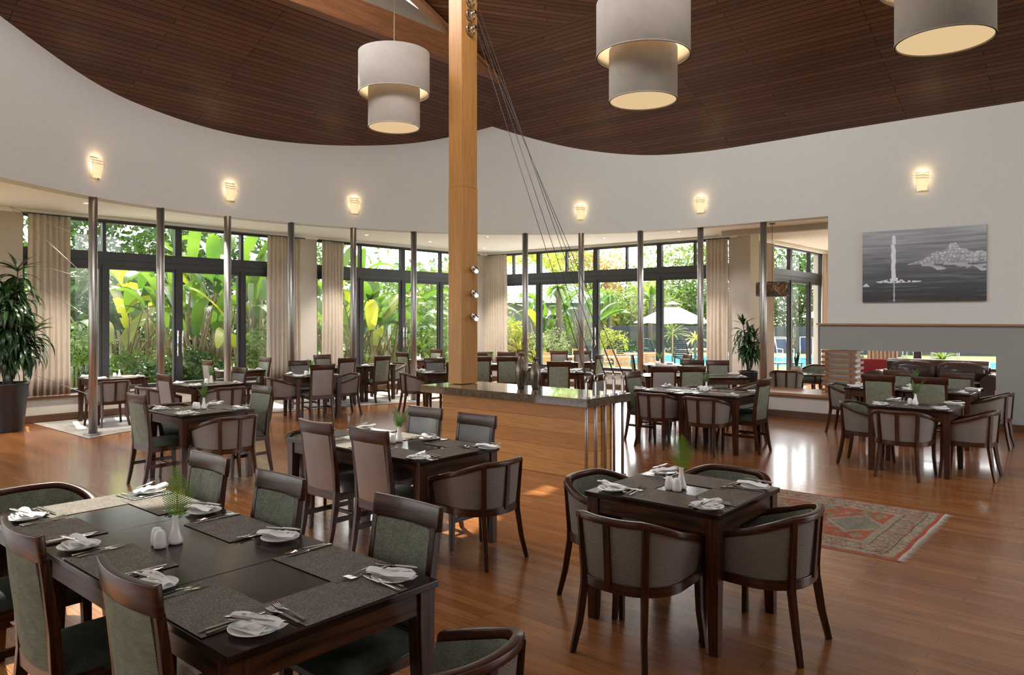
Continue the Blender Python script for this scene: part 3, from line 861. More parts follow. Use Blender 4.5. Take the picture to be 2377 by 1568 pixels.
# ---------------- painting on the right wall
def paintcol(s, t):
    """s: 0 left..1 right, t: 0 bottom..1 top"""
    def nz(x, y, k=0): return (math.sin(x*12.9898+y*78.233+k*37.7)*43758.5453) % 1.0
    def vn(x, y, k=0):
        xi, yi = math.floor(x), math.floor(y); fx, fy = x-xi, y-yi
        fx = fx*fx*(3-2*fx); fy = fy*fy*(3-2*fy)
        a = nz(xi,yi,k)*(1-fx)+nz(xi+1,yi,k)*fx; b2 = nz(xi,yi+1,k)*(1-fx)+nz(xi+1,yi+1,k)*fx
        return a*(1-fy)+b2*fy
    streak = vn(s*3, t*38)*0.6 + vn(s*7, t*80, 3)*0.4
    hor = 0.53
    if t > hor: v = 0.14 + 0.16*(t-hor)/(1-hor) + 0.20*(streak-0.5)
    else: v = 0.035 + 0.075*(t/hor)**1.3 + 0.16*max(0, streak-0.5)
    # tower
    wob = 0.010*vn(t*14, 2, 5)
    if 0.30 < t < 0.80 and abs(s-0.272+wob) < 0.0155+0.004*vn(t*9,1,8): v = 0.62+0.06*vn(s*60,t*30)
    if 0.80 <= t < 0.90 and abs(s-0.272) < 0.016: v = 0.60
    if 0.90 <= t < 0.93 and (s-0.272)**2*5+(t-0.90)**2 < 0.0011: v = 0.62
    if 0.798 < t < 0.806 and abs(s-0.272) < 0.03: v = 0.35
    rb = 0.285 + 0.05*math.exp(-((s-0.28)/0.09)**2)*(0.6+0.6*vn(s*34,3,2))
    if 0.12 < s < 0.50 and 0.272-0.012*vn(s*20,1) < t < rb and vn(s*60,t*50,4) > 0.28: v = 0.50+0.2*vn(s*70,t*70,1)
    if 0.0 < s < 0.13 and 0.215 < t < 0.215+0.045*max(0,math.sin(s*48)): v = 0.52
    if t < 0.27 and abs(s-0.274) < 0.004+0.004*vn(t*20,0,1): v = 0.38
    if s > 0.38:
        q = (s-0.38)/0.62
        env = min(1, q*2.6)**1.2
        peak = 0.11 + 0.12*math.exp(-((s-0.76)/0.11)**2) + 0.035*math.exp(-((s-0.60)/0.06)**2) + 0.05*math.exp(-((s-0.96)/0.05)**2)
        prof = hor-0.012 + env*peak*(0.80+0.40*vn(s*26,5,6)) 
        if hor-0.03+0.01*vn(s*30,0) < t < prof:
            # lumpy ridge strokes
            g = 0.5*vn(s*70, t*52, 9)+0.5*vn(s*140+t*60, t*90-s*40, 7)
            h2 = abs(math.sin(s*95+3*vn(s*20,t*20,3))*math.cos(t*70+4*vn(s*18,t*14,5)))
            v = 0.13 + 0.46*g*(0.45+0.75*h2)+0.10*(t-hor)/0.2
    if s > 0.50 and 0.39 < t < 0.515:
        m1 = vn(s*11+2, t*34, 12)
        lim = 0.09*math.exp(-((s-0.66)/0.06)**2)+0.07*math.exp(-((s-0.83)/0.05)**2)+0.10*math.exp(-((s-0.98)/0.06)**2)+0.02
        if 0.505-t < lim and m1 > 0.35: v = 0.22+0.25*m1
        elif t > 0.48 and m1 > 0.55: v = 0.33
    v = max(0.02, min(0.8, v*1.3))
    return (v*0.93, v*0.96, v*1.06, 1)
pu = UW-0.045
pv0, pv1 = v_at(2290, UW-0.045), v_at(2002, UW-0.045)
pa = thing('painting', 'grey unframed seascape canvas with a white tower on the right wall', 'painting', (pu, (pv0+pv1)/2, 2.65))
hw, hh = (pv1-pv0)/2, 0.605
k = MB(); NU, NV = 400, 262
k.grid(lambda s, t: (0, hw-2*hw*s, -hh+2*hh*t), NU, NV, False)
me = k.mesh('canvas', None)
ca = me.color_attributes.new('paint', 'FLOAT_COLOR', 'POINT')
buf = []
for j in range(NV+1):
    for i in range(NU+1): buf.extend(paintcol(i/NU, j/NV))
ca.data.foreach_set('color', buf)
def vcol_mat(name, attr, rough=0.5, bmpn=None):
    m, nt, b = nm(name)
    a_ = nt.nodes.new('ShaderNodeVertexColor'); a_.layer_name = attr
    nt.links.new(a_.outputs[0], b.inputs['Base Color']); setc(b, rough=rough, spec=0.3)
    return m
me.materials.append(vcol_mat('painted canvas', 'paint', 0.45))
link('canvas', me, pa)
k = MB(); k.box(0.001,-hw,-hh,0.044,hw,hh); link('stretcher_frame', k.mesh('stretcher_frame', M['wallgrey']), pa)

# ---------------- rug
ru0, ru1, rv0, rv1 = 5.93, 7.62, 1.39, 3.45
def rugcol(s, t):
    """s across 0..1 (u), t along from the fringe end"""
    W = (ru1-ru0); L = (rv1-rv0)
    x = min(s, 1-s)*W; y = t*L; d = min(x, y)
    def h(a, b2): return (math.sin(a*127.1+b2*311.7)*43758.5453) % 1.0
    cream = (0.33,0.265,0.185); redc = (0.33,0.095,0.048); dark = (0.10,0.08,0.07); gr = (0.22,0.19,0.13)
    c = redc
    if d < 0.035: c = (0.38,0.085,0.045)
    elif d < 0.11:
        c = cream if h(int(s*W/0.03), int(y/0.03)) > 0.35 else gr
    elif d < 0.12: c = dark
    elif d < 0.27:
        q = (s*W if y < x else y)
        zig = abs(((q/0.11) % 1)-0.5)*2
        c = cream
        if abs((d-0.13)/0.14-zig) < 0.10: c = (0.16,0.14,0.11)
        elif h(int(s*W/0.022), int(y/0.022)) > 0.72: c = (0.36,0.13,0.07)
    elif d < 0.28: c = dark
    elif d < 0.34: c = cream if h(int(s*W/0.02)+3, int(y/0.02)) > 0.4 else (0.33,0.24,0.17)
    else:
        for cx, cy, rx, ry in ((0.5,0.52,0.32,0.26),(0.5,1.25,0.32,0.26),(0.28,0.42,0.08,0.06),(0.72,0.42,0.08,0.06),(0.27,0.88,0.10,0.09),(0.73,0.88,0.10,0.09),(0.5,0.88,0.09,0.07),(0.28,1.3,0.08,0.06),(0.72,1.3,0.08,0.06)):
            e = abs(s-cx)*W/rx + abs(y-cy)/ry
            if e < 1.0:
                c = gr if h(int(s*W/0.03), int(y/0.03)+9) > 0.35 else (0.20,0.19,0.15)
                if 0.88 < e: c = cream
    if c == redc and h(int(s*W/0.05)+7, int(y/0.05)) > 0.80: c = (0.24,0.19,0.12)
    n_ = 0.72+0.42*h(int(s*140), int(t*160)) + 0.12*math.sin(t*60)*math.sin(t*23)
    return (c[0]*n_, c[1]*n_, c[2]*n_, 1)
rug = thing('persian_rug', 'red and cream patterned fringed rug beside the square foreground table', 'rug', (ru0, rv0, 0))
k = MB(); NU, NV = 170, 206
k.grid(lambda s, t: (s*(ru1-ru0), t*(rv1-rv0)+0.004*math.sin(s*22), 0.009), NU, NV, False)
me = k.mesh('pile', None); ca = me.color_attributes.new('rugcol','FLOAT_COLOR','POINT'); buf = []
for j in range(NV+1):
    for i in range(NU+1): buf.extend(rugcol(i/NU, j/NV))
ca.data.foreach_set('color', buf); me.materials.append(vcol_mat('rug pile', 'rugcol', 0.95))
link('pile', me, rug)
k = MB(); rr = random.Random(2)
for i in range(260):
    x = (ru1-ru0)*(i+0.5)/260
    k.add([(x-0.004,0.0,0.008),(x+0.004,0.0,0.008),(x+rr.uniform(-.012,.012),-rr.uniform(0.05,0.075),0.003)], [(0,1,2)])
k.box(0,-0.004,0.001,ru1-ru0,0.004,0.0085); k.box(0,0,0.001,0.006,rv1-rv0,0.0085)
link('fringe', k.mesh('fringe', plain('cream rug fringe', (0.50,0.45,0.38), 0.9)), rug)
# ================================================================ CHAIRS
def highback(fab, seatfab, backfab, name):
    p = Proto()
    W2 = 0.205
    # front legs
    for sy in (1,-1):
        k = MB(); k.sweep([(0.215,sy*0.195,0),(0.205,sy*0.195,0.40)], [(0.030,0.030),(0.044,0.044)], side=(0,1,0)); p.part('leg', k, M['wood'], 'z', 0.003)
    for sy in (1,-1):
        k = MB()
        k.sweep([(-0.285,sy*0.185,0),(-0.255,sy*0.188,0.14),(-0.225,sy*0.190,0.32),(-0.215,sy*0.190,0.44),(-0.225,sy*0.190,0.60),(-0.250,sy*0.190,0.80),(-0.262,sy*0.190,0.885)],
                [(0.028,0.030),(0.032,0.036),(0.034,0.045),(0.034,0.046),(0.033,0.040),(0.032,0.032),(0.032,0.030)], side=(0,1,0))
        p.part('leg', k, M['wood'], 'z', 0.003)
    k = MB(); k.box(-0.21,-0.205,0.365,0.222,0.205,0.42); k.box(-0.235,-0.175,0.37,-0.205,0.175,0.445); p.part('seat_frame', k, M['wood'], 'x', 0.004)
    k = MB()
    k.grid(lambda s,t: (-0.19+0.42*s, (-0.5+t)*(0.40+0.03*s), 0.425+0.055*(max(0,(1-(2*s-1)**6)*(1-(2*t-1)**6)))**0.5), 16, 14, True)
    k.prism([(-0.19,-0.20),(0.23,-0.215),(0.23,0.215),(-0.19,0.20)], 0.40, 0.426)
    p.part('seat', k, seatfab)
    # upholstered back pad between the stiles, gently curved
    def xb(z): 
        return -0.212 - 0.052*max(0,(z-0.44)/0.44)**1.25
    k = MB()
    bow = lambda y: -0.022*(1-(y/0.17)**2)
    for off, sgn in ((0.016,1),(-0.016,-1)):
        k.grid(lambda s,t: (xb(0.44+0.44*t)+bow((s-0.5)*0.34)+off+sgn*0.012*(max(0,(1-(2*s-1)**4)*(1-(2*t-1)**4))), (s-0.5)*0.345, 0.44+0.44*t), 10, 12, True)
    me_b = k
    k2 = MB()
    edge = []
    for t in [i/12 for i in range(13)]: edge.append((0,t))
    ring0, ring1 = [], []
    for s,t in [(0,i/12) for i in range(13)]+[(i/10,1) for i in range(1,11)]+[(1,1-i/12) for i in range(1,13)]+[(1-i/10,0) for i in range(1,10)]:
        y = (s-0.5)*0.345; z = 0.44+0.44*t
        ring0.append((xb(z)+bow(y)+0.016,y,z)); ring1.append((xb(z)+bow(y)-0.016,y,z))
    me_b.shell(ring0, ring1, True)
    p.part('backrest', me_b, fab, 'y')
    if backfab is not fab:
        k = MB(); k.grid(lambda s,t: (xb(0.443+0.434*t)+bow((s-0.5)*0.345)-0.0180-0.012*(max(0,(1-(2*s-1)**4)*(1-(2*t-1)**4))), (s-0.5)*0.347, 0.443+0.434*t), 10, 12, True)
        p.part('rear_cover', k, backfab, 'y', parent=6, label='plain smooth rear cover of the backrest')
    # curved crest rail
    k = MB(); pts=[]; sz=[]; sd=[]
    for i in range(21):
        y = -0.218+0.436*i/20
        pts.append((-0.268-0.030*(1-(y/0.218)**2)+0.0, y, 0.925)); sz.append((0.105-0.012*(1-(y/0.218)**2), 0.026))
    k.sweep(pts, sz, side=[Vector((-0.12,0,1))]*21, smooth=True); p.part('crest_rail', k, M['wood'], 'y', 0.004)
    for sy in (1,-1):
        k = MB(); k.box(-0.235,sy*0.19-0.011,0.20,0.205,sy*0.19+0.011,0.235); p.part('stretcher', k, M['wood'])
    k = MB(); k.box(-0.02,-0.18,0.205,0.002,0.18,0.23); p.part('stretcher', k, M['wood'], 'y')
    return p

def tubchair():
    p = Proto()
    def U(s, sc=1.0, rx=0.27, ry=0.30):
        """s in -1..1 around the tub, back at 0"""
        L0 = 0.30  # share of each straight arm
        a = abs(s); sg = 1 if s >= 0 else -1
        if a < 1-L0:
            ph = a/(1-L0)*PI/2
            x = -0.02 - rx*sc*math.cos(ph)**0.92; y = ry*sc*math.sin(ph)**0.88
        else:
            q = (a-(1-L0))/L0
            x = -0.02 + 0.235*q; y = ry*sc - 0.012*q
        return x, sg*y
    def zr(s): return 0.752 - 0.150*max(0, abs(s)-0.25)**1.3/0.75**1.3
    NS = 64
    S = [-1+2*i/NS for i in range(NS+1)]
    k = MB(); pts=[]; sides=[]
    for s in S:
        x, y = U(s); pts.append((x,y,zr(s)-0.018))
    for i in range(NS+1):
        t = (Vector(pts[min(i+1,NS)])-Vector(pts[max(i-1,0)])).normalized()
        sides.append(t.cross(Vector((0,0,1))))
    k.sweep(pts, [(0.040,0.036)]*(NS+1), side=sides, smooth=True); p.part('top_rail', k, M['wood'], 'y', 0.007)
    k = MB(); pts=[]
    for s in S:
        x, y = U(s, 0.90); pts.append((x,y,0.392))
    k.sweep(pts, [(0.030,0.052)]*(NS+1), side=sides); k.sweep([(0.205,-0.26,0.392),(0.205,0.26,0.392)], (0.052,0.028), side=(0,0,1)); p.part('seat_rail', k, M['wood'], 'y', 0.003)
    def surf(off, z0=0.415):
        def fn(a, t):
            s = -1+2*a
            x0,y0 = U(s,0.90); x1,y1 = U(s,1.0)
            x = x0+(x1-x0)*t; y = y0+(y1-y0)*t; zt = zr(s)-0.032
            nrm = Vector((x+0.02, y)) if abs(s) < 0.7 else Vector((0, y))
            nrm.normalize()
            return (x+nrm.x*off, y+nrm.y*off, z0+(zt-z0)*t)
        return fn
    k = MB(); k.grid(surf(0.004), 48, 6, True, lambda a,t: (a*1.45, t*0.32)); p.part('outer_upholstery', k, M['swirl'], label='grey outer upholstery with spiral pattern')
    k = MB(); k.grid(surf(-0.034), 48, 6, True, lambda a,t: (a*1.45, t*0.32))
    k.grid(lambda a,t: (lambda f0,f1: tuple(f0[i]+(f1[i]-f0[i])*t for i in range(3)))(surf(0.004)(0 if a < .5 else 1, a*2 % 1.0 if a not in (0.5,1.0) else 1.0), surf(-0.034)(0 if a < .5 else 1, a*2 % 1.0 if a not in (0.5,1.0) else 1.0)), 1, 1, False)
    p.part('inner_lining', k, M['green'], label='green woven inner lining')
    k = MB()
    def sfn(a, t):
        x = -0.235+0.455*t; w = 0.235*(1-max(0,(0.45-t)/0.45)**2.4*0.62)
        return (x, (2*a-1)*w, 0.425+0.055*max(0,(1-(2*a-1)**6)*(1-(2*t-1)**8))**0.5)
    k.grid(sfn, 16, 16, True); p.part('seat', k, M['seatgreen'])
    # rear legs run up to the rail
    for sg in (1,-1):
        sr = 0.47*sg*0.62
        xt,yt = U(sr,1.0); xm,ym = U(sr,0.90)
        o = lambda x,y,d: (x+d*(x+0.02)/math.hypot(x+.02,y), y+d*y/math.hypot(x+.02,y))
        a = o(xt,yt,0.010); b2 = o(xm,ym,0.014)
        sdv = Vector((-(yt), xt+0.02, 0))
        k = MB(); k.sweep([(b2[0]-0.060,b2[1]*1.20,0),(b2[0]-0.028,b2[1]*1.07,0.16),(b2[0],b2[1],0.36),(b2[0],b2[1],0.43),(a[0],a[1],0.735)],
                          [(0.028,0.030),(0.030,0.036),(0.036,0.040),(0.036,0.038),(0.034,0.030)], side=sdv)
        p.part('leg', k, M['wood'], 'z', 0.003)
    k = MB(); xt,yt = U(0,1.0); xm,ym = U(0,0.90); k.sweep([(xm-0.012,0,0.40),(xt-0.008,0,0.735)], (0.036,0.022), side=(0,1,0)); p.part('splat', k, M['wood'], 'z', 0.002)
    for sg in (1,-1):
        xt,yt = U(sg*0.995,1.0); xm,ym = U(sg*0.995,0.90)
        k = MB(); k.sweep([(xm+0.015,ym*1.10,0),(xm+0.0,ym*1.02,0.2),(xm-0.005,ym,0.42),(xt-0.01,yt*0.985,0.595)], [(0.028,0.028),(0.032,0.034),(0.036,0.038),(0.036,0.036)], side=(0,1,0))
        p.part('leg', k, M['wood'], 'z', 0.003)
    return p

P_green = highback(M['green'], M['seatgreen'], M['greenpale'], 'g')
P_grey = highback(M['leather'], M['leather'], M['beige'], 'b')
P_tub = tubchair()
GH, GB, GT = 'green high-backed dining chairs', 'taupe high-backed dining chairs', 'spiral-patterned tub chairs'
def hb(kind, u, v, deg, label):
    """u,v: the crest rail's place; the chair faces deg"""
    a = R(deg); c = (u+0.275*math.cos(a), v+0.275*math.sin(a), 0)
    if kind == 'g': P_green.place('dining_chair', c, a, label, 'chair', GH)
    else: P_grey.place('dining_chair', c, a, label, 'chair', GB)
def tub(u, v, deg, label):
    P_tub.place('tub_chair', (u, v, 0), R(deg), label, 'chair', GT)
def tubr(u, v, deg, label):
    """u,v: middle between the rear feet"""
    a = R(deg); tub(u+0.27*math.cos(a), v+0.27*math.sin(a), deg, label)
E, N, W, S_ = 0, 90, 180, 270

# ---------------- tables
def tablep(w, d, legw=0.075, nm_='t', mat_top=None):
    p = Proto()
    k = MB(); k.box(-w/2,-d/2,0.722,w/2,d/2,0.750); p.part('tabletop', k, M['woodtop'], 'y', 0.003)
    i_ = 0.012
    for sx in (-1,1):
        k = MB(); k.box(sx*(w/2-i_-0.022)-0.011,-d/2+0.03,0.632,sx*(w/2-i_-0.022)+0.011,d/2-0.03,0.7215); p.part('apron', k, M['woodapron'], 'y')
    for sy in (-1,1):
        k = MB(); k.box(-w/2+0.03,sy*(d/2-i_-0.022)-0.011,0.632,w/2-0.03,sy*(d/2-i_-0.022)+0.011,0.7215); p.part('apron', k, M['woodapron'], 'x')
    for sx in (-1,1):
        for sy in (-1,1):
            x, y = sx*(w/2-i_-legw/2), sy*(d/2-i_-legw/2)
            k = MB(); k.sweep([(x+sx*legw*0.12,y+sy*legw*0.12,0),(x,y,0.60),(x,y,0.7215)], [(legw*0.70,legw*0.70),(legw,legw),(legw,legw)], side=(0,1,0)); p.part('leg', k, M['wood'], 'z', 0.003)
    return p
_tabs = {}
def table(u0, u1, v0, v1, deg, label, cx=None):
    w, d = round(u1-u0, 2), round(v1-v0, 2)
    key = (w, d)
    if key not in _tabs: _tabs[key] = tablep(w, d)
    return _tabs[key].place('dining_table', ((u0+u1)/2, (v0+v1)/2, 0), R(deg), label, 'table', 'dark wooden dining tables')

# ---------------- tableware
k = MB(); k.box(-0.20,0.012,0,0.25,0.295,0.002); me_mat = k.mesh('placemat', M['mat'], 'x')
k = MB(); k.lathe([(0.0,0.004),(0.050,0.004),(0.052,0.0),(0.056,0.0),(0.060,0.006),(0.086,0.014),(0.0875,0.0165),(0.085,0.0165),(0.058,0.009),(0.0,0.0075)],40); me_plate = k.mesh('side_plate', M['china'])
def napkin_mesh(seed):
    rg_ = random.Random(seed); k = MB()
    j = lambda a: rg_.uniform(-a,a)
    # folded base triangle and a rolled flap over it
    k.add([(-0.07,-0.045,0.018),(0.06,-0.062,0.017),(0.055,0.012,0.026),(-0.05,0.03,0.024),(-0.07,-0.045,0.022),(0.06,-0.062,0.021),(0.055,0.012,0.030),(-0.05,0.03,0.028)],
          [(0,3,2,1),(4,5,6,7),(0,1,5,4),(1,2,6,5),(2,3,7,6),(3,0,4,7)])
    k.grid(lambda s,t: (-0.105+0.21*s, -0.008+0.052*t+0.008*math.sin(s*5+seed), 0.030+0.010*math.sin(t*PI)+0.003*math.sin(9*s+seed)), 12, 5, True)
    k.grid(lambda s,t: (-0.105+0.21*s, -0.008+0.052*t+0.008*math.sin(s*5+seed), 0.024-0.002*math.sin(t*PI)), 12, 5, True)
    k.grid(lambda s,t: (-0.06+0.10*s+0.02*t, -0.05+0.06*t, 0.0265+0.004*math.sin(12*s+3*t)), 10, 5, True)
    return k.mesh('napkin', M['paper'])
me_nap = [napkin_mesh(i) for i in range(3)]
def knife_mesh(L, name):
    k = MB(); h = L*0.52
    k.sweep([(0,-L/2,0.003),(0,-L/2+0.02,0.004),(0,-L/2+h,0.004)], [(0.013,0.005),(0.015,0.007),(0.009,0.006)], side=(1,0,0))
    bl = [(0.0045,-L/2+h),(0.0085,-L/2+h+0.02),(0.0095,L/2-0.03),(0.005,L/2-0.006),(-0.002,L/2),(-0.007,L/2-0.03),(-0.007,-L/2+h)]
    k.prism(bl, 0.0030, 0.0045)
    return k.mesh(name, M['steel'], 'y', 0.0008)
def fork_mesh(L, name):
    k = MB()
    k.sweep([(0,-L/2,0.004),(0,-L/2+0.03,0.005),(0,0.0,0.008),(0,L/2-0.075,0.005)], [(0.015,0.0025),(0.013,0.0025),(0.006,0.0030),(0.007,0.003)], side=(1,0,0))
    y0 = L/2-0.075
    k.add([(-0.0035,y0,0.005),(0.0035,y0,0.005),(0.0115,y0+0.025,0.0035),(-0.0115,y0+0.025,0.0035),(0.0115,y0+0.034,0.004),(-0.0115,y0+0.034,0.004)], [(0,1,2,3),(3,2,4,5)])
    k.add([(-0.0035,y0,0.0035),(0.0035,y0,0.0035),(0.0115,y0+0.025,0.002),(-0.0115,y0+0.025,0.002),(0.0115,y0+0.034,0.0025),(-0.0115,y0+0.034,0.0025)], [(3,2,1,0),(5,4,2,3)])
    for i in range(4):
        x = -0.0095+0.00633*i
        k.sweep([(x,y0+0.033,0.003),(x,L/2-0.012,0.0065),(x,L/2,0.011)], [(0.0036,0.0018),(0.003,0.0016),(0.0018,0.0012)], side=(1,0,0))
    return k.mesh(name, M['steel'])
def spoon_mesh(L, name):
    k = MB()
    k.sweep([(0,-L/2,0.004),(0,-L/2+0.03,0.005),(0,0.01,0.009),(0,L/2-0.055,0.006)], [(0.016,0.0025),(0.013,0.0025),(0.006,0.003),(0.008,0.003)], side=(1,0,0))
    k.grid(lambda s,t: (0.0185*(2*s-1)*math.sin(PI*min(1,0.06+t*0.94)**0.85)**0.6, L/2-0.060+0.060*t, 0.0065-0.006*(1-(2*s-1)**2)*math.sin(PI*t)), 8, 10, True)
    return k.mesh(name, M['steel'])
me_knife = knife_mesh(0.235,'table_knife'); me_bknife = knife_mesh(0.18,'butter_knife')
me_fork = fork_mesh(0.205,'table_fork'); me_spoon = spoon_mesh(0.20,'soup_spoon')
# napkin print
def print_meshes():
    out = []
    for txt, sz, y in (('PREMIER', 0.0125, 0.018), ('HOTELS & RESORTS', 0.0052, 0.009)):
        cu = bpy.data.curves.new('napkin_print', 'FONT'); cu.body = txt; cu.size = sz*1.35; cu.align_x = 'CENTER'; cu.extrude = 0.0; cu.space_character = 1.25
        to = bpy.data.objects.new('tmp_text', cu); COL.objects.link(to)
        bpy.context.view_layer.update()
        me = bpy.data.meshes.new_from_object(to.evaluated_get(bpy.context.evaluated_depsgraph_get()))
        bpy.data.objects.remove(to); me.name = 'napkin_print'; me.materials.clear(); me.materials.append(M['print']); out.append((me, y))
    return out
prints = print_meshes()
k = MB()
for rr_ in (0.0025,0.005,0.0075):
    k.lathe([(rr_,0),(rr_+0.0008,0.0003)],20)
for i in range(8):
    a = 2*PI*i/8; k.cbox((0.005*math.cos(a),0.005*math.sin(a),0.0001),(0.006,0.0009,0.0002),a)
me_emblem = k.mesh('napkin_emblem', M['gold'])

SEAT_G = {'mat':'woven placemats','plate':'white side plates','nap':'white paper napkins','bk':'butter knives','fork':'table forks','knife':'table knives','spoon':'spoons'}
nset = [0]
def setting(u, v, deg, who, detail=2, prn=False, pull=0.0, napang=None):
    """place setting at a table edge; who: phrase telling the seat; deg: the way the diner faces"""
    i = nset[0]; nset[0] += 1
    rg_ = random.Random(i*7+3)
    a = R(deg); f = Vector((math.cos(a), math.sin(a))); r = Vector((f.y, -f.x)); rz = a - PI/2
    def P(x, y, z): q = Vector((u,v)) + r*x + f*y; return (q.x, q.y, z)
    odd = 0.0016 if deg in (0, 180) else 0.0
    T = 0.7504
    tag(link('placemat', me_mat, None, P(0,0,T+odd), rz), 'woven placemat at '+who, 'placemat', SEAT_G['mat'])
    px, py = -0.325, 0.115
    tag(link('side_plate', me_plate, None, P(px,py,T), rz), 'white side plate at '+who, 'plate', SEAT_G['plate'])
    na = rz + (rg_.uniform(-0.5,0.5) if napang is None else R(napang))
    npos = P(px,py,T)
    np_ = tag(link('napkin', me_nap[i%3], None, npos, na), 'folded white napkin at '+who, 'napkin', SEAT_G['nap'])
    if prn:
        flip = PI
        for cu, y in prints:
            t_ = bpy.data.objects.new('napkin_print', cu); COL.objects.link(t_); t_.parent = np_
            t_.location = (0.0, 0.034-y+0.012, 0.0425); t_.rotation_euler = (0,0,flip)
        e_ = link('napkin_emblem', me_emblem, np_, (-0.058,0.018,0.0410))
    if detail >= 1:
        tag(link('butter_knife', me_bknife, None, (npos[0]+0.024*math.sin(na), npos[1]-0.024*math.cos(na), T+0.0435), na+R(-82)), 'small knife at '+who, 'knife', SEAT_G['bk'])
    zc = T+0.0042
    for j, x in enumerate((-0.205,-0.175)[:1 if detail < 1 else 2]):
        tag(link('table_fork', me_fork, None, P(x,0.15+0.012*j+rg_.uniform(-.01,.01),zc), rz+rg_.uniform(-.12,.12)), ('outer','inner')[j]+' fork at '+who, 'fork', SEAT_G['fork'])
    tag(link('table_knife', me_knife, None, P(0.215,0.14+rg_.uniform(-.01,.01),zc), rz+rg_.uniform(-.05,.05)), 'table knife at '+who, 'knife', SEAT_G['knife'])
    if detail >= 2:
        tag(link('soup_spoon', me_spoon, None, P(0.242,0.135,zc), rz+rg_.uniform(-.05,.05)), 'steel spoon at '+who, 'spoon', SEAT_G['spoon'])

# centre pieces
k = MB(); k.lathe([(0.026,0),(0.033,0.008),(0.032,0.02),(0.022,0.05),(0.0135,0.09),(0.0125,0.12),(0.0145,0.130),(0.0125,0.130),(0.010,0.11),(0.018,0.05)],28); me_vase = k.mesh('bud_vase', M['china'])
k = MB(); k.lathe([(0.020,0),(0.0265,0.004),(0.0275,0.02),(0.0245,0.05),(0.0215,0.068),(0.015,0.078),(0.0,0.080)],24); me_shaker = k.mesh('shaker', M['china'])
def frond(L, n, wid, seed, bend=0.1, serr=True, up=1.0):
    """one fern frond rising from the origin; pinnae in two rows"""
    rg_ = random.Random(seed); k = MB(); st = MB()
    def stem(t): return Vector((bend*t*t, 0.01*math.sin(3*t), L*(t*up if up == 1.0 else math.sin(t*1.6)/1.0*up)))
    if up != 1.0:
        def stem(t): return Vector((bend*(t**1.4), 0.02*t*t, L*up*math.sin(t*2.0)*0.75))
    pts = [stem(i/12) for i in range(13)]
    st.tube(pts, [0.0018*(1-0.06*i) for i in range(13)], 5)
    for i in range(n):
        t = 0.20 + 0.79*i/(n-1)
        c = stem(t); d = (stem(min(1,t+0.02))-stem(t-0.02)).normalized()
        prof = ((1-t)/0.58)**0.85 if t > 0.42 else (0.66+0.34*(t-0.2)/0.22)
        ln = wid*max(0.06, prof)
        for sg in (1,-1):
            dirv = (Vector((0.03,sg*1.0,0))*1.0 + d*0.55).normalized()
            wv = d*1.0
            m_ = 9 if serr else 4
            prev = None
            for q in range(m_):
                a0, a1 = q/m_, (q+1)/m_
                w0 = (0.0056 if serr else 0.005)*(1-a0**1.6)+0.0007; w1 = 0.005*(1-a1**1.6)+0.0003
                dz = Vector((-0.02*ln/0.06*a0*a0*0.4,0,0)); dz1 = Vector((-0.02*ln/0.06*a1*a1*0.4,0,0))
                p0 = c + dirv*(ln*a0) + dz; p1 = c + dirv*(ln*a1) + dz1
                if serr:
                    k.add([p0-wv*0.0026,p0+wv*0.0026,p1+wv*0.0024*(1-a1*.7),p1-wv*0.0024*(1-a1*.7)], [(0,1,2,3)])
                    k.add([p0, p0+wv*w0+dirv*ln*0.05, p1, p0-wv*w0+dirv*ln*0.05], [(0,3,2,1)])
                else:
                    k.add([p0-wv*w0,p0+wv*w0,p1+wv*w1,p1-wv*w1], [(0,1,2,3)])
    return k, st
fr_a, st_a = frond(0.30, 25, 0.092, 1, 0.015)
me_fa, me_sa = fr_a.mesh('frond', M['fern']), st_a.mesh('stem', M['stemg'])
fb = [frond(0.22, 15, 0.055, s+5, 0.06+0.035*s, False, 1.0) for s in range(4)]
me_fb = [(a.mesh('frond', M['ferndark']), b.mesh('stem', M['stemg'])) for a, b in fb]
def centre(u, v, where, big=False, yaw=49.4-90, dark=False, fern=True, sc=1.0, sh=((-0.075,-0.02),(-0.04,-0.065))):
    T = 0.7508
    Rv, Fv = Vector((ST,-CT)), Vector((CT,ST))
    tag(link('bud_vase', me_vase, None, (u,v,T)), 'small white bud vase on '+where, 'vase', 'white bud vases')
    for j, (x, y) in enumerate(sh):
        q = Vector((u,v)) + Rv*x + Fv*y
        tag(link('shaker', me_shaker, None, (q.x,q.y,T)), ('left','right')[j]+' white shaker on '+where, 'shaker', 'white salt and pepper shakers')
    if not fern: return
    t = thing('fern_sprig', 'green fern sprig in the white vase on '+where, 'fern', (u,v,T+0.055), R(yaw), 'fern sprigs in bud vases')
    if big:
        t.rotation_euler = (0,0,R(-49.4+90+180)); t.scale = (sc,)*3
        link('frond', me_fa, t); link('stem', me_sa, t)
    else:
        for q in range(4):
            a, b2 = me_fb[q]
            f_ = link('frond', a, t, (0,0,0.02), R(q*95+len(where)*17)); link('stem', b2, t, (0,0,0.02), R(q*95+len(where)*17))
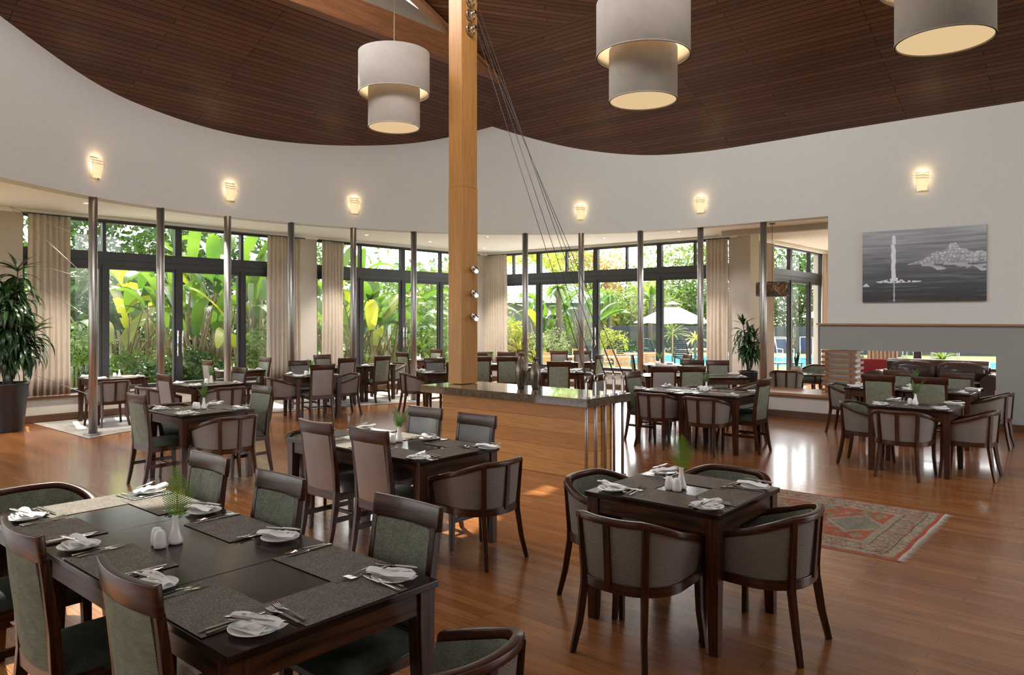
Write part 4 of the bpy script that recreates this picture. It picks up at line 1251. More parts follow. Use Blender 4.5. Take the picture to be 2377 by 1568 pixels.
# ================================================================ THE ROOM'S TABLES, CHAIRS AND SETTINGS
# long foreground table
table(1.145,2.03,2.115,2.825,0,'nearest section of the long foreground table, closest to the camera')
table(1.145,2.03,2.827,3.775,0,'middle section of the long foreground table under the fern vase')
table(1.145,2.03,3.777,4.565,0,'far section of the long foreground table')
hb('g',1.00,2.47,E,'green high-backed chair at the bottom edge, its curved rail over the nearest setting')
hb('g',0.945,3.30,E,'green high-backed chair at the lower left corner of the photo')
hb('g',0.95,4.22,E,'green high-backed chair mostly outside the left edge')
hb('g',2.185,2.48,W,'green woven chair at the far side of the long table, nearest of three')
hb('g',2.12,3.38,W,'green woven chair at the far side of the long table, middle of three')
hb('g',2.155,4.18,W,'green woven chair at the far side of the long table, farthest of three')
tub(1.66,1.80,N,'tub chair at the bottom centre, cut by the lower frame edge')
tub(1.50,4.93,S_,'dark tub chair at the far end of the long foreground table')
L_ = 'the long foreground table'
setting(1.145,2.55,E,'the nearest left seat of '+L_,2,True,napang=0)
setting(1.145,3.30,E,'the middle left seat of '+L_,2)
setting(1.145,4.02,E,'the far left seat of '+L_,2)
setting(2.03,2.58,W,'the nearest right seat of '+L_,2,True,napang=20)
setting(2.03,3.38,W,'the middle right seat of '+L_,2,True,napang=20)
setting(2.03,4.10,W,'the far right seat of '+L_,2)
setting(1.63,2.115,N,'the near end of '+L_,2,True,napang=-70)
setting(1.60,4.565,S_,'the far end of '+L_,2)
centre(1.57,3.36,L_,True,sc=1.0)
# square foreground table
table(3.625,4.465,1.69,2.545,0,'square dark table at the right foreground')
L_ = 'the square foreground table'
tubr(3.225,2.107,E,'large tub chair seen from behind, left of the two nearest at the square table')
tubr(4.04,1.36,N,'large tub chair seen from behind, right of the two nearest at the square table')
tub(4.04,2.59,S_,'tub chair at the left side of the square foreground table')
tub(4.60,2.15,W,'tub chair behind the square foreground table, its rim beyond the fern')
setting(3.63,2.10,E,'the near left seat of '+L_,2)
setting(4.05,1.69,N,'the near right seat of '+L_,2,napang=-15)
setting(4.04,2.545,S_,'the far left seat of '+L_,2)
setting(4.46,2.12,W,'the far right seat of '+L_,2)
centre(4.045,2.13,L_,True,sc=0.92)
# table before the counter
table(3.56,4.41,3.91,5.60,0,'long dark table before the oak counter')
L_ = 'the table before the counter'
hb('b',3.40,4.28,E,'taupe high-backed chair seen from behind, right of two before the counter table')
hb('b',3.40,4.93,E,'taupe high-backed chair seen from behind, left of two before the counter table')
hb('b',4.55,4.92,W,'grey leather-fronted chair against the oak counter, left of two')
hb('b',4.50,4.24,W,'grey leather-fronted chair against the oak counter, right of two')
tubr(4.04,3.525,N,'spiral tub chair at the near end of the table before the counter')
tub(3.96,5.62,S_,'tub chair half hidden at the far end of the table before the counter')
setting(3.56,4.30,E,'the near left seat of '+L_,2); setting(3.56,4.98,E,'the far left seat of '+L_,1)
setting(4.41,4.24,W,'the near right seat of '+L_,1); setting(4.41,4.92,W,'the far right seat of '+L_,1)
setting(3.98,3.91,N,'the near end of '+L_,2); setting(3.98,5.60,S_,'the far end of '+L_,1)
centre(4.05,4.70,L_,False)
# left table with green chairs
table(3.62,4.45,7.62,8.45,0,'square table between two green high-backed chairs at the left')
L_ = 'the left square table'
hb('g',3.365,8.09,E,'pale green high-backed chair at the left, seen from behind on the open floor')
hb('g',4.735,7.93,W,'pale green high-backed chair right of the left square table')
tubr(4.03,7.20,N,'spiral tub chair with its back to the camera at the left square table')
tub(4.03,8.62,S_,'tub chair behind the left square table, only its dark rim showing')
for a in ((3.62,8.03,E,'near left seat'),(4.45,8.03,W,'right seat'),(4.03,7.62,N,'near right seat'),(4.03,8.45,S_,'far seat')):
    setting(a[0],a[1],a[2],'the '+a[3]+' of '+L_,1)
centre(4.08,8.05,L_,False,sh=((-0.10,0.0),(-0.055,-0.03)))
# second row left
table(5.25,6.08,10.68,11.50,0,'table behind the left square table, before the window doors')
L_ = 'the table before the left doors'
hb('b',4.78,10.60,E,'taupe high-backed chair near the second steel column')
hb('b',6.20,11.05,W,'taupe chair facing the camera before the left window doors')
tub(5.62,10.52,N,'spiral tub chair at the near side of the table before the left doors')
tub(5.02,11.30,E,'tub chair half hidden behind the taupe chair at the second column')
for a in ((5.25,11.05,E,'left seat'),(6.08,11.05,W,'right seat'),(5.66,10.68,N,'near seat')):
    setting(a[0],a[1],a[2],'the '+a[3]+' of '+L_,0)
centre(5.72,11.05,L_,False)
table(4.80,5.65,13.08,13.90,0,'table against the left window behind the first column')
L_ = 'the table behind the first column'
tubr(4.96,12.72,N,'spiral tub chair on the pale carpet beside the leftmost column')
setting(5.25,13.08,N,'the near seat of '+L_,0); setting(4.80,13.5,E,'the left seat of '+L_,0); setting(5.65,13.5,W,'the right seat of '+L_,0)
centre(5.30,13.42,L_,False,fern=False)
table(7.10,7.90,13.10,13.90,0,'table against the left window by the curtain')
L_ = 'the table by the left curtain'
hb('b',6.88,13.45,E,'narrow looking taupe chair before the banana stems')
hb('g',8.12,13.50,W,'pale green chair beside the curtain of the left window')
setting(7.10,13.5,E,'the left seat of '+L_,0); setting(7.90,13.5,W,'the right seat of '+L_,0)
centre(7.45,13.5,L_,False,fern=False)
# turned table mid left
def rotp(c, x, y, deg): a = R(deg); return (c[0]+x*math.cos(a)-y*math.sin(a), c[1]+x*math.sin(a)+y*math.cos(a))
c6 = (7.74,11.33); r6 = -16
table(c6[0]-.41,c6[0]+.41,c6[1]-.41,c6[1]+.41,r6,'turned table in the mid distance left of the timber post')
L_ = 'the turned mid distance table'
u_, v_ = rotp(c6,-0.02,-0.62,r6); hb('b',u_,v_,N+r6,'taupe high-backed chair with its back squarely to the camera, mid distance')
u_, v_ = rotp(c6,0.0,0.70,r6); hb('b',u_,v_,S_+r6,'taupe chair facing the camera beyond the turned table')
u_, v_ = rotp(c6,-0.52,0.01,r6); tub(u_,v_,E+r6,'spiral tub chair at the left of the turned mid distance table')
u_, v_ = rotp(c6,0.56,0.0,r6); tub(u_,v_,W+r6,'spiral tub chair at the right of the turned mid distance table')
for x, y, d_, nme in ((0,-.41,N,'near seat'),(0,.41,S_,'far seat'),(-.41,0,E,'left seat'),(.41,0,W,'right seat')):
    u_, v_ = rotp(c6,x,y,r6); setting(u_,v_,d_+r6,'the '+nme+' of '+L_,0)
centre(c6[0]-0.02,c6[1]+0.03,L_,False)
# by the middle window
table(8.95,9.78,12.42,13.24,0,'left half of the table pair before the middle window')
table(9.80,10.62,12.42,13.24,0,'right half of the table pair before the middle window')
L_ = 'the table pair before the middle window'
hb('b',9.10,12.12,N,'taupe chair just behind the fifth steel column')
hb('g',10.02,12.14,N,'pale green high-backed chair on the carpet between two columns')
hb('b',9.48,13.50,S_,'taupe chair before the narrow curtain, facing the camera')
tub(10.90,12.90,W,'spiral tub chair right of the table pair before the middle window')
for a in ((9.35,12.42,N,'near left seat'),(10.2,12.42,N,'near right seat'),(9.4,13.24,S_,'far left seat'),(10.62,12.85,W,'right seat')):
    setting(a[0],a[1],a[2],'the '+a[3]+' of '+L_,0)
table(11.98,12.80,13.15,13.95,0,'small table against the middle window left of the post')
L_ = 'the small table by the middle window'
hb('g',11.32,13.02,E,'pale green chair beside the sixth column, before the palm')
hb('g',12.95,13.60,W,'pale green chair at the middle window glass, left of the post')
setting(11.98,13.5,E,'the left seat of '+L_,0); setting(12.80,13.5,W,'the right seat of '+L_,0)
centre(12.3,13.5,L_,False,fern=False)
c9 = (9.80,10.16); r9 = -30
table(c9[0]-.41,c9[0]+.41,c9[1]-.41,c9[1]+.41,r9,'turned table just left of the timber post')
L_ = 'the turned table left of the post'
tubr(9.20,10.60,E+r9,'spiral tub chair just left of the counter end')
u_, v_ = rotp(c9,0.02,0.62,r9); hb('b',u_,v_,S_+r9,'taupe chair facing the camera left of the timber post')
u_, v_ = rotp(c9,0.12,-0.80,r9); hb('b',u_-0.02,v_,N+r9,'taupe high-backed chair half hidden by the timber post')
for x, y, d_, nme in ((-.41,0,E,'left seat'),(0,.41,S_,'far seat'),(0,-.41,N,'near seat')):
    u_, v_ = rotp(c9,x,y,r9); setting(u_,v_,d_+r9,'the '+nme+' of '+L_,0)
# tables beyond the counter, square to the camera
def cam_pt(px, Y): return at(px, Y)
FD = 40.6
def ctab(px, Y, w, d, label):
    """table square to the sight line: centre of its near edge at px, Y"""
    u_, v_ = uv_of((px-HX)/FPX*Y, Y + d/2)
    key = (round(w,2), round(d,2))
    if key not in _tabs: _tabs[key] = tablep(*key)
    _tabs[key].place('dining_table', (u_, v_, 0), R(FD-90), label, 'table', 'dark wooden dining tables')
    return (px-HX)/FPX*Y, Y
def chb(kind, px, Y, rel, label):
    u_, v_ = at(px, Y); hb(kind, u_, v_, FD+rel, label)
def cset(X, Y, rel, who, det=0):
    u_, v_ = uv_of(X, Y); setting(u_, v_, FD+rel, who, det)
X, Y = ctab(1306, 13.75, 0.82, 0.82, 'table beyond the stone counter right of the vases')
cset(X-0.05,Y,0,'the near seat of the table right of the vases'); cset(X,Y+.82,180,'the far seat of the table right of the vases'); cset(X+.41,Y+.45,90,'the right seat of the table right of the vases'); cset(X-.41,Y+.4,-90,'the left seat of the table right of the vases')
chb('g',1297,13.56,0,'pale green chair just right of the pewter vases, seen from behind')
hb('b',8.83,5.95,N+8,'taupe chair right behind the cable anchor rods')
X, Y = ctab(1160, 15.9, 0.96, 0.80, 'long table beyond the counter left of the vases')
chb('g',1177,15.2,0,'pale green chair seen from behind left of the pewter vases')
chb('g',1116,15.2,0,'pale green chair seen from behind touching the timber post')
chb('b',1176,17.3,180,'taupe chair facing the camera beyond the table left of the vases')
chb('b',1122,17.3,180,'taupe chair facing the camera beside the timber post')
chb('b',1211,18.6,120,'dark chair by the glass beside the taller vase')
cset(X-0.25,Y,0,'the near left seat of the long table beyond the counter'); cset(X+.25,Y,0,'the near right seat of the long table beyond the counter')
u_, v_ = uv_of(X-0.2,Y+0.4); centre(u_, v_, 'the long table beyond the counter', False)
u_, v_ = at(1252, 15.1); tub(u_, v_, FD+160, 'tub chair behind the shorter pewter vase')
X, Y = ctab(1356, 16.75, 0.82, 0.82, 'table at the crossed steel column by the pool window')
cset(X,Y,0,'the near seat of the table at the crossed column'); cset(X+.41,Y+.4,90,'the right seat of the table at the crossed column')
chb('g',1393,16.2,60,'pale green chair sideways left of the window door handles')
chb('b',1352,18.0,180,'taupe chair beyond the table at the crossed column')
chb('b',1298,18.0,180,'dark chair against the pool window right of the vases')
u_, v_ = uv_of(X-0.75,Y+0.4); 
X, Y = ctab(1546, 15.75, 0.78, 0.82, 'table before the poolside window under the parasol view')
cset(X,Y,0,'the near seat of the table under the parasol view'); cset(X-.1,Y+.82,180,'the far seat of the table under the parasol view')
u_, v_ = uv_of(X-0.05,Y+0.4); centre(u_, v_, 'the table under the parasol view', False)
chb('g',1596,16.15,100,'pale green chair sideways at the right of the poolside table')
chb('g',1468,16.15,-95,'pale green chair sideways at the left of the poolside table')
# right group, long table
table(9.10,9.94,4.76,5.53,0,'left half of the long table right of the counter')
table(9.10,9.94,4.00,4.758,0,'right half of the long table right of the counter')
L_ = 'the long table right of the counter'
tubr(8.885,5.155,E,'tub chair with its back to the camera, left of two right of the counter')
tubr(8.82,4.40,E,'tub chair with its back to the camera, right of two right of the counter')
hb('g',9.56,3.83,N,'tall green chair in profile at the right end of the long table')
hb('g',9.50,5.80,S_,'green chair at the counter end of the long table')
tub(9.98,5.05,W,'tub chair beyond the long table, left of two rims')
tub(10.02,4.32,W,'tub chair beyond the long table, right of two rims')
for a in ((9.10,5.18,E,'near left seat'),(9.10,4.42,E,'near right seat'),(9.94,5.12,W,'far left seat'),(9.94,4.38,W,'far right seat'),(9.52,5.53,S_,'left end'),(9.54,4.0,N,'right end')):
    setting(a[0],a[1],a[2],'the '+a[3]+' of '+L_,1)
centre(9.62,4.68,L_,False)
# behind it
X, Y = ctab(1552, 12.9, 0.82, 0.80, 'left table in the row behind the long table')
cset(X+.1,Y,0,'the near seat of the left table in the row behind'); cset(X+.41,Y+.4,90,'the right seat of the left table in the row behind')
chb('b',1541,12.2,0,'taupe chair seen from behind at the row behind the long table')
chb('g',1608,12.25,0,'green chair seen from behind beside the taupe one in the row behind')
chb('g',1608,14.1,180,'green chair facing the camera with the dark rail by the right column')
chb('g',1666,13.9,180,'green chair facing the camera before the right curtain')
X, Y = ctab(1686, 12.6, 0.82, 0.80, 'right table in the row behind, beside the potted plant')
cset(X-.1,Y,0,'the near seat of the table beside the potted plant'); cset(X,Y+.8,180,'the far seat of the table beside the potted plant'); cset(X+.41,Y+.4,90,'the right seat of the table beside the potted plant')
u_, v_ = at(1722, 11.75); tub(u_, v_, FD+75, 'tub chair sideways below the smaller potted plant')
# far right pair
table(9.27,10.10,1.64,2.50,0,'square table at the far right with three tub chairs')
L_ = 'the far right square table'
tubr(8.95,2.10,E,'middle tub chair of three at the far right table, its back to the camera')
tubr(9.65,1.268,N,'right tub chair of three at the far right table')
tubr(9.66,2.86,S_,'left tub chair of three at the far right table')
for a in ((9.27,2.06,E,'near left seat'),(9.70,1.64,N,'near right seat'),(9.68,2.50,S_,'far left seat'),(10.10,2.06,W,'far right seat')):
    setting(a[0],a[1],a[2],'the '+a[3]+' of '+L_,1)
centre(9.74,2.09,L_,False)
table(11.45,12.28,2.60,3.40,0,'left half of the long table under the painting')
table(11.45,12.28,1.80,2.598,0,'right half of the long table under the painting')
L_ = 'the long table under the painting'
hb('g',11.29,2.89,E,'green high-backed chair seen from behind under the painting, left of two')
hb('g',11.27,2.24,E,'green high-backed chair seen from behind under the painting, right of two')
hb('g',12.45,2.90,W,'green chair against the wall opening, left of two before the sofa')
hb('g',12.43,2.12,W,'green chair against the wall opening, right of two before the sofa')
tubr(12.10,3.775,S_,'tub chair at the bench end of the long table under the painting')
tubr(12.05,1.42,N,'tub chair at the far right frame edge below the painting')
for a in ((11.45,2.95,E,'near left seat'),(11.45,2.24,E,'near right seat'),(12.28,2.95,W,'far left seat'),(12.28,2.2,W,'far right seat'),(11.87,3.4,S_,'left end'),(11.87,1.8,N,'right end')):
    setting(a[0],a[1],a[2],'the '+a[3]+' of '+L_,0)
centre(11.85,2.55,L_,False)

# ---------------- lounge beyond the bench
tub(14.62,5.42,E+20,'tub chair behind the bench with its back to the room')
tub(16.35,5.45,W-10,'tub chair beyond the round lounge table')
rt = thing('round_table', 'small round dark table behind the bench', 'table', (15.55,5.32,0))
k = MB(); k.lathe([(0,0.595),(0.42,0.595),(0.44,0.605),(0.44,0.615),(0.43,0.622),(0,0.622)],48); link('tabletop', k.mesh('tabletop', M['woodtop']), rt)
for i in range(4):
    a = PI/4+i*PI/2; k = MB(); k.sweep([(0.36*math.cos(a),0.36*math.sin(a),0),(0.26*math.cos(a),0.26*math.sin(a),0.35),(0.30*math.cos(a),0.30*math.sin(a),0.595)],[(0.035,0.05),(0.04,0.05),(0.04,0.07)]); link('leg', k.mesh('leg', M['wood'], 'z', 0.002), rt)
pv = (15.40,5.50,0.6225)
k = MB(); k.lathe([(0.055,0),(0.10,0.03),(0.118,0.075),(0.105,0.12),(0.07,0.145),(0.075,0.155),(0.062,0.15),(0.06,0.12)],32)
tag(link('ceramic_pot', k.mesh('ceramic_pot', plain('striped clay', (0.33,0.26,0.20), 0.5)), None, pv), 'round clay pot with a snake plant on the lounge table', 'pot')
sp = MB(); rr = random.Random(5)
for i in range(9):
    a = rr.uniform(0,2*PI); h_ = rr.uniform(0.22,0.40); l_ = rr.uniform(0.02,0.12); w_ = 0.02
    c_ = Vector((pv[0]+0.02*math.cos(a),pv[1]+0.02*math.sin(a),pv[2]+0.11)); s_ = Vector((-math.sin(a),math.cos(a),0))
    sp.grid(lambda s,t: tuple(c_ + Vector((math.cos(a),math.sin(a),0))*(l_*t*t) + s_*((2*s-1)*w_*(1-t**3)*(0.7+0.5*math.sin(PI*t))) + Vector((0,0,h_*t+0.004*(2*s-1)**2))), 2, 8)
tag(link('snake_plant', sp.mesh('snake_plant', M['leaf'])), 'upright snake plant in the clay pot on the lounge table', 'plant')
# woven pendant over the lounge table
wp = thing('woven_pendant', 'dark woven drum pendant hanging beside the rightmost column', 'pendant lamp', (14.36,5.60,2.20))
k = MB(); rr = random.Random(3)
R0 = 0.30
for i in range(260):
    a = rr.uniform(0,2*PI); z_ = rr.uniform(0.0,0.26); b2 = a+rr.uniform(-0.35,0.35); z2 = min(0.26,max(0,z_+rr.uniform(-0.13,0.13)))
    k.tube([(R0*math.cos(a+(b2-a)*q/3),R0*math.sin(a+(b2-a)*q/3),z_+(z2-z_)*q/3) for q in range(4)],0.0048,4)
for z_ in (0.0,0.26): k.tube([(R0*math.cos(a),R0*math.sin(a),z_) for a in [2*PI*i/40 for i in range(41)]],0.008,6,False)
link('woven_shade', k.mesh('woven_shade', M['blackmetal']), wp)
k = MB(); k.lathe([(0.285,0.01),(0.285,0.25)],40,closed=True); link('inner_shade', k.mesh('inner_shade', plain('amber liner', (0.32,0.16,0.06), 0.8)), wp)
k = MB(); k.tube([(0,0,0.12),(0,0,1.40)],0.004,6); k.lathe([(0.0,1.40),(0.06,1.40),(0.06,1.415),(0,1.415)],20); k.tube([(-.28,0,.2),(.28,0,.2)],0.004,5); link('cord', k.mesh('cord', M['blackmetal']), wp)
l = bpy.data.lights.new('woven light','POINT'); l.energy = 6; l.color = (1.0,0.65,0.35); lo = bpy.data.objects.new('woven_light', l); COL.objects.link(lo); lo.parent = wp; lo.location = (0,0,0.13)

# slatted box in the wall opening
sb_ = thing('slatted_box', 'horizontal timber slat box at the left of the wall opening', 'slatted box', (13.72,3.86,0.446))
for i in range(8):
    z_ = 0.015+0.098*i
    k = MB(); k.box(0,0,z_,0.02,0.60,z_+0.048); link('slat', k.mesh('slat', M['slat'], 'y'), sb_)
    k = MB(); k.box(0.02,0.0,z_+0.0,0.42,0.018,z_+0.048); link('slat', k.mesh('slat', M['slat'], 'x'), sb_)
for y_ in (0.09,0.50):
    k = MB(); k.box(0.021,y_,0,0.045,y_+0.04,0.745); link('upright', k.mesh('upright', M['slat'], 'z'), sb_)
k = MB(); k.box(0.10,0.05,0,0.40,0.56,0.74); link('core', k.mesh('core', M['wall']), sb_)

# leather sofa
sf = thing('leather_sofa', 'oxblood leather sofa with rolled arms seen through the wall opening', 'sofa', (16.60,3.24,0))
def puff(cx, cy, cz, sx, sy, sz, p=4.0, wr=0.02, seed=1):
    k = MB()
    def fn(s,t):
        th = -PI/2+PI*t; ph = 2*PI*s
        cs = lambda a, e: math.copysign(abs(math.cos(a))**e, math.cos(a)); sn = lambda a, e: math.copysign(abs(math.sin(a))**e, math.sin(a))
        e = 2/p
        w = 1+wr*math.sin(11*ph+seed)*math.sin(7*th+seed*2)
        return (cx+sx/2*cs(th,e)*cs(ph,e)*w, cy+sy/2*cs(th,e)*sn(ph,e)*w, cz+sz/2*sn(th,e)*w)
    k.grid(fn, 40, 20); return k
k = MB(); k.box(-0.40,-0.95,0.10,0.42,0.95,0.40); link('base', k.mesh('base', M['leatherbrown'], 'y', 0.03), sf)
for i, y_ in enumerate((-0.42,0.42)):
    link('seat_cushion', puff(-0.10,y_,0.46,0.66,0.84,0.22,5).mesh('seat_cushion', M['leatherbrown']), sf)
    link('back_cushion', puff(0.30,y_,0.68,0.34,0.88,0.44,3.2,0.03,i+2).mesh('back_cushion', M['leatherbrown']), sf)
k = MB(); k.tube([(0.34,-0.90,0.80),(0.34,0.90,0.80)],[0.13,0.13],20); k.box(0.26,-0.9,0.3,0.45,0.9,0.80); link('back_roll', k.mesh('back_roll', M['leatherbrown'], 'y'), sf)
for sy in (-1,1):
    k = MB(); k.tube([(-0.46,sy*1.0,0.55),(0.42,sy*1.0,0.55)],0.15,28); k.box(-0.44,sy*1.0-0.09,0.1,0.42,sy*1.0+0.09,0.5)
    for r_ in (0.055,0.10): k.tube([(-0.462,sy*1.0+r_*math.cos(a),0.55+r_*math.sin(a)) for a in [2*PI*i/24 for i in range(25)]],0.006,5,False)
    link('arm', k.mesh('arm', M['leatherbrown']), sf)
for sx in (-0.36,0.36):
    for sy in (-0.85,0.85):
        k = MB(); k.lathe([(0.03,0),(0.045,0.05),(0.04,0.10)],14,(sx,sy,0)); link('foot', k.mesh('foot', M['wood']), sf)
ac = thing('red_armchair', 'red upholstered armchair beyond the slatted box', 'armchair', (17.9,4.75,0), R(200))
k = MB(); k.box(-0.33,-0.35,0.18,0.33,0.35,0.42); link('seat', k.mesh('seat', M['red'], 'x', 0.03), ac)
k = MB(); k.box(-0.40,-0.38,0.18,-0.26,0.38,0.83); link('backrest', k.mesh('backrest', M['red'], 'y', 0.03), ac)
for sy in (-1,1):
    k = MB(); k.box(-0.36,sy*0.38-0.05,0.10,0.33,sy*0.38+0.05,0.60); link('arm', k.mesh('arm', M['red'], 'x', 0.02), ac)
    for sx in (-1,1):
        k = MB(); k.box(sx*0.30-0.02,sy*0.33-0.02,0,sx*0.30+0.02,sy*0.33+0.02,0.18); link('leg', k.mesh('leg', M['wood']), ac)

# ---------------- potted dracaenas
def strap_plant(mb, base, n, L, w, rg_, droop=1.0, spread=(0.25,1.3)):
    for i in range(n):
        a = rg_.uniform(0,2*PI); el = rg_.uniform(*spread); l_ = L*rg_.uniform(0.65,1.1)
        d = Vector((math.cos(a),math.sin(a),0)); s_ = Vector((-math.sin(a),math.cos(a),0)); tw = rg_.uniform(-.5,.5)
        c = Vector(base); pts=[c.copy()]; e = el
        for q in range(8):
            c = c + (d*math.cos(e)+Vector((0,0,math.sin(e))))*(l_/8); e -= droop*rg_.uniform(0.22,0.36); pts.append(c.copy())
        vs=[]; 
        for q,p_ in enumerate(pts):
            t=q/8; ww = w*(0.35+1.25*t*(1-t)*2.0)*(1-t**5)
            sv=(s_+Vector((0,0,tw*t*0.6))).normalized()
            up_ = Vector((0,0,0.18*ww))
            vs += [p_-sv*ww/2+up_, p_, p_+sv*ww/2+up_]
        fs=[]
        for q in range(8): fs += [(3*q,3*q+1,3*q+4,3*q+3),(3*q+1,3*q+2,3*q+5,3*q+4)]
        mb.add(vs, fs, True)
def dracaena(loc, pr_, ph_, stems, label, seed, L=0.42, w=0.055, n=9):
    rg_ = random.Random(seed)
    k = MB(); k.lathe([(pr_*0.70,0),(pr_*0.72,0.02),(pr_*0.97,ph_-0.04),(pr_,ph_-0.03),(pr_,ph_),(pr_*0.92,ph_),(pr_*0.90,ph_-0.06),(0,ph_-0.06)],48)
    pot = tag(link('plant_pot', k.mesh('plant_pot', M['potblack']), None, loc), 'tall black tapered pot holding the '+label, 'pot')
    k = MB(); k.lathe([(0,ph_-0.05),(pr_*0.89,ph_-0.05)],24); link('soil', k.mesh('soil', M['soil']), pot)
    t = thing('potted_dracaena', label, 'plant', (loc[0],loc[1],ph_-0.05))
    st = MB(); lf = MB()
    for (x,y,tx,ty,h_) in stems:
        st.tube([(x,y,0),(x+(tx-x)*0.4,y+(ty-y)*0.3,h_*0.5),(tx,ty,h_)],[0.018,0.014,0.010],8)
        nl = max(3, int(h_/0.16))
        for q in range(nl):
            f_ = 0.30+0.70*(q+1)/nl
            b2 = (x+(tx-x)*f_, y+(ty-y)*f_, h_*f_)
            strap_plant(lf, b2, n, L*(1.05 if q < nl-1 else 0.8), w, rg_, 1.0 if q < nl-1 else 0.35, (-0.1,0.9) if q < nl-1 else (0.5,1.45))
    link('stem', st.mesh('stem', M['bark']), t); link('foliage', lf.mesh('foliage', M['leaf']), t)
u_, v_ = at(18, 11.6)
dracaena((u_,v_,0), 0.29, 0.76, [(-0.05,0.03,0.02,0.10,0.95),(0.04,-0.03,-0.06,-0.18,1.35),(0.02,0.06,0.25,0.05,0.75),(0.0,0.0,-0.18,0.12,1.15),(0.06,0.02,0.10,-0.12,1.78),(0,0,0.30,-0.22,0.85),(0,0,-0.28,-0.15,0.70),(0,0,0.12,0.30,1.2)], 'large dracaena in the black pot at the far left', 11, 0.52, 0.070, 12)
u_, v_ = at(1737, 14.7)
dracaena((u_,v_,0), 0.19, 0.72, [(0,0,0.0,0.0,0.80),(0.03,0.02,0.10,0.0,0.60),(-.03,0,-0.10,0.06,0.95),(0,-.03,0.02,-0.12,0.70)], 'smaller dracaena beside the rightmost columns', 23, 0.40, 0.05, 11)
# ================================================================ THE GARDEN
GZ = -0.25
gm, nt, b = nm('lawn'); vv = uvmap(nt, kind='Object'); f = noise(nt, vv, 2.5, 6, 0.7)
nt.links.new(ramp(nt, f, [(0.3,(0.10,0.13,0.045)),(0.7,(0.20,0.24,0.09))]), b.inputs['Base Color']); setc(b, rough=0.95, spec=0.1)
k = MB(); k.add([(-60,-60,GZ),(120,-60,GZ),(120,120,GZ),(-60,120,GZ)], [(0,1,2,3)])
struct('ground', k, gm)
pav = plain('pale paving', (0.66,0.60,0.52), 0.85)
k = MB()
k.box(UF+0.45,7.6,GZ+0.002,22.0,26.0,GZ+0.02); k.box(22.3,-8,GZ+0.002,27.0,14.0,GZ+0.02)
struct('terrace_floor', k, pav)
k = MB(); k.box(U0-.3,VF+0.28,GZ,UF+0.5,VF+0.5,0.30); k.box(UF+0.28,7.2,GZ,UF+0.5,VF+0.28,0.30); struct('wall_plinth', k, M['wallcream'])
k = MB(); k.box(U0-1,VF+0.72,GZ,UF+.5,17.0,GZ+0.012); struct('garden_path_floor', k, pav)
# pool: seen from px ~1180 to beyond the right edge
wat, nt, b = nm('pool water'); b.inputs['Base Color'].default_value = (0.10,0.42,0.50,1); setc(b, rough=0.06, spec=0.6)
vv = uvmap(nt, kind='Object'); bump(nt, b, noise(nt, vv, 6, 3), 0.15, 0.02)
pp = thing('swimming_pool', 'turquoise swimming pool beyond the terrace', 'pool', (0,0,0))
def quadpts(pts, z0, z1):
    return [at(*p) for p in pts]
poly = [at(1235,33.0), at(1700,31.5), at(2050,27.5), at(2600,24.5), at(2700,30.5), at(2050,34.5), at(1700,39.0), at(1430,39.5), at(1412,34.8), at(1235,34.3)]
k = MB(); k.prism(poly, GZ+0.004, GZ+0.035); link('water', k.mesh('water', wat), pp)
cen = (sum(p[0] for p in poly)/len(poly), sum(p[1] for p in poly)/len(poly))
pc_ = [((p[0]-cen[0])*1.07+cen[0], (p[1]-cen[1])*1.10+cen[1]) for p in poly]
k = MB(); nP = len(poly)
k.add([(p[0],p[1],GZ+0.05) for p in poly]+[(p[0],p[1],GZ+0.05) for p in pc_]+[(p[0],p[1],GZ-0.01) for p in pc_]+[(p[0],p[1],GZ-0.01) for p in poly],
      [(i,(i+1)%nP,nP+(i+1)%nP,nP+i) for i in range(nP)]+[(nP+i,nP+(i+1)%nP,2*nP+(i+1)%nP,2*nP+i) for i in range(nP)]+[((i+1)%nP,i,3*nP+i,3*nP+(i+1)%nP) for i in range(nP)])
link('coping', k.mesh('coping', pav), pp)
k = MB(); a1, a2 = at(1225,34.75), at(1402,35.3)
d_ = (Vector(a2)-Vector(a1)).normalized(); nn = Vector((-d_.y,d_.x))
k.prism([a1,a2,tuple(Vector(a2)+nn*0.3),tuple(Vector(a1)+nn*0.3)], GZ+0.03, 0.28)
tag(link('pool_wall', k.mesh('pool_wall', plain('pale aqua tile', (0.46,0.60,0.56), 0.4))), 'raised pale aqua wall at the end of the pool', 'wall', kind='thing')
# boundary wall
k = MB()
W1 = [at(1395,46), at(1640,45), at(1900,41), at(2500,38)]
for a, b2 in zip(W1[:-1], W1[1:]):
    d_ = (Vector(b2)-Vector(a)).normalized(); nn = Vector((-d_.y,d_.x))*0.25
    k.prism([a,b2,tuple(Vector(b2)+nn),tuple(Vector(a)+nn)], GZ, 1.25)
struct('wall_garden', k, plain('charcoal garden wall', (0.055,0.06,0.068), 0.7))
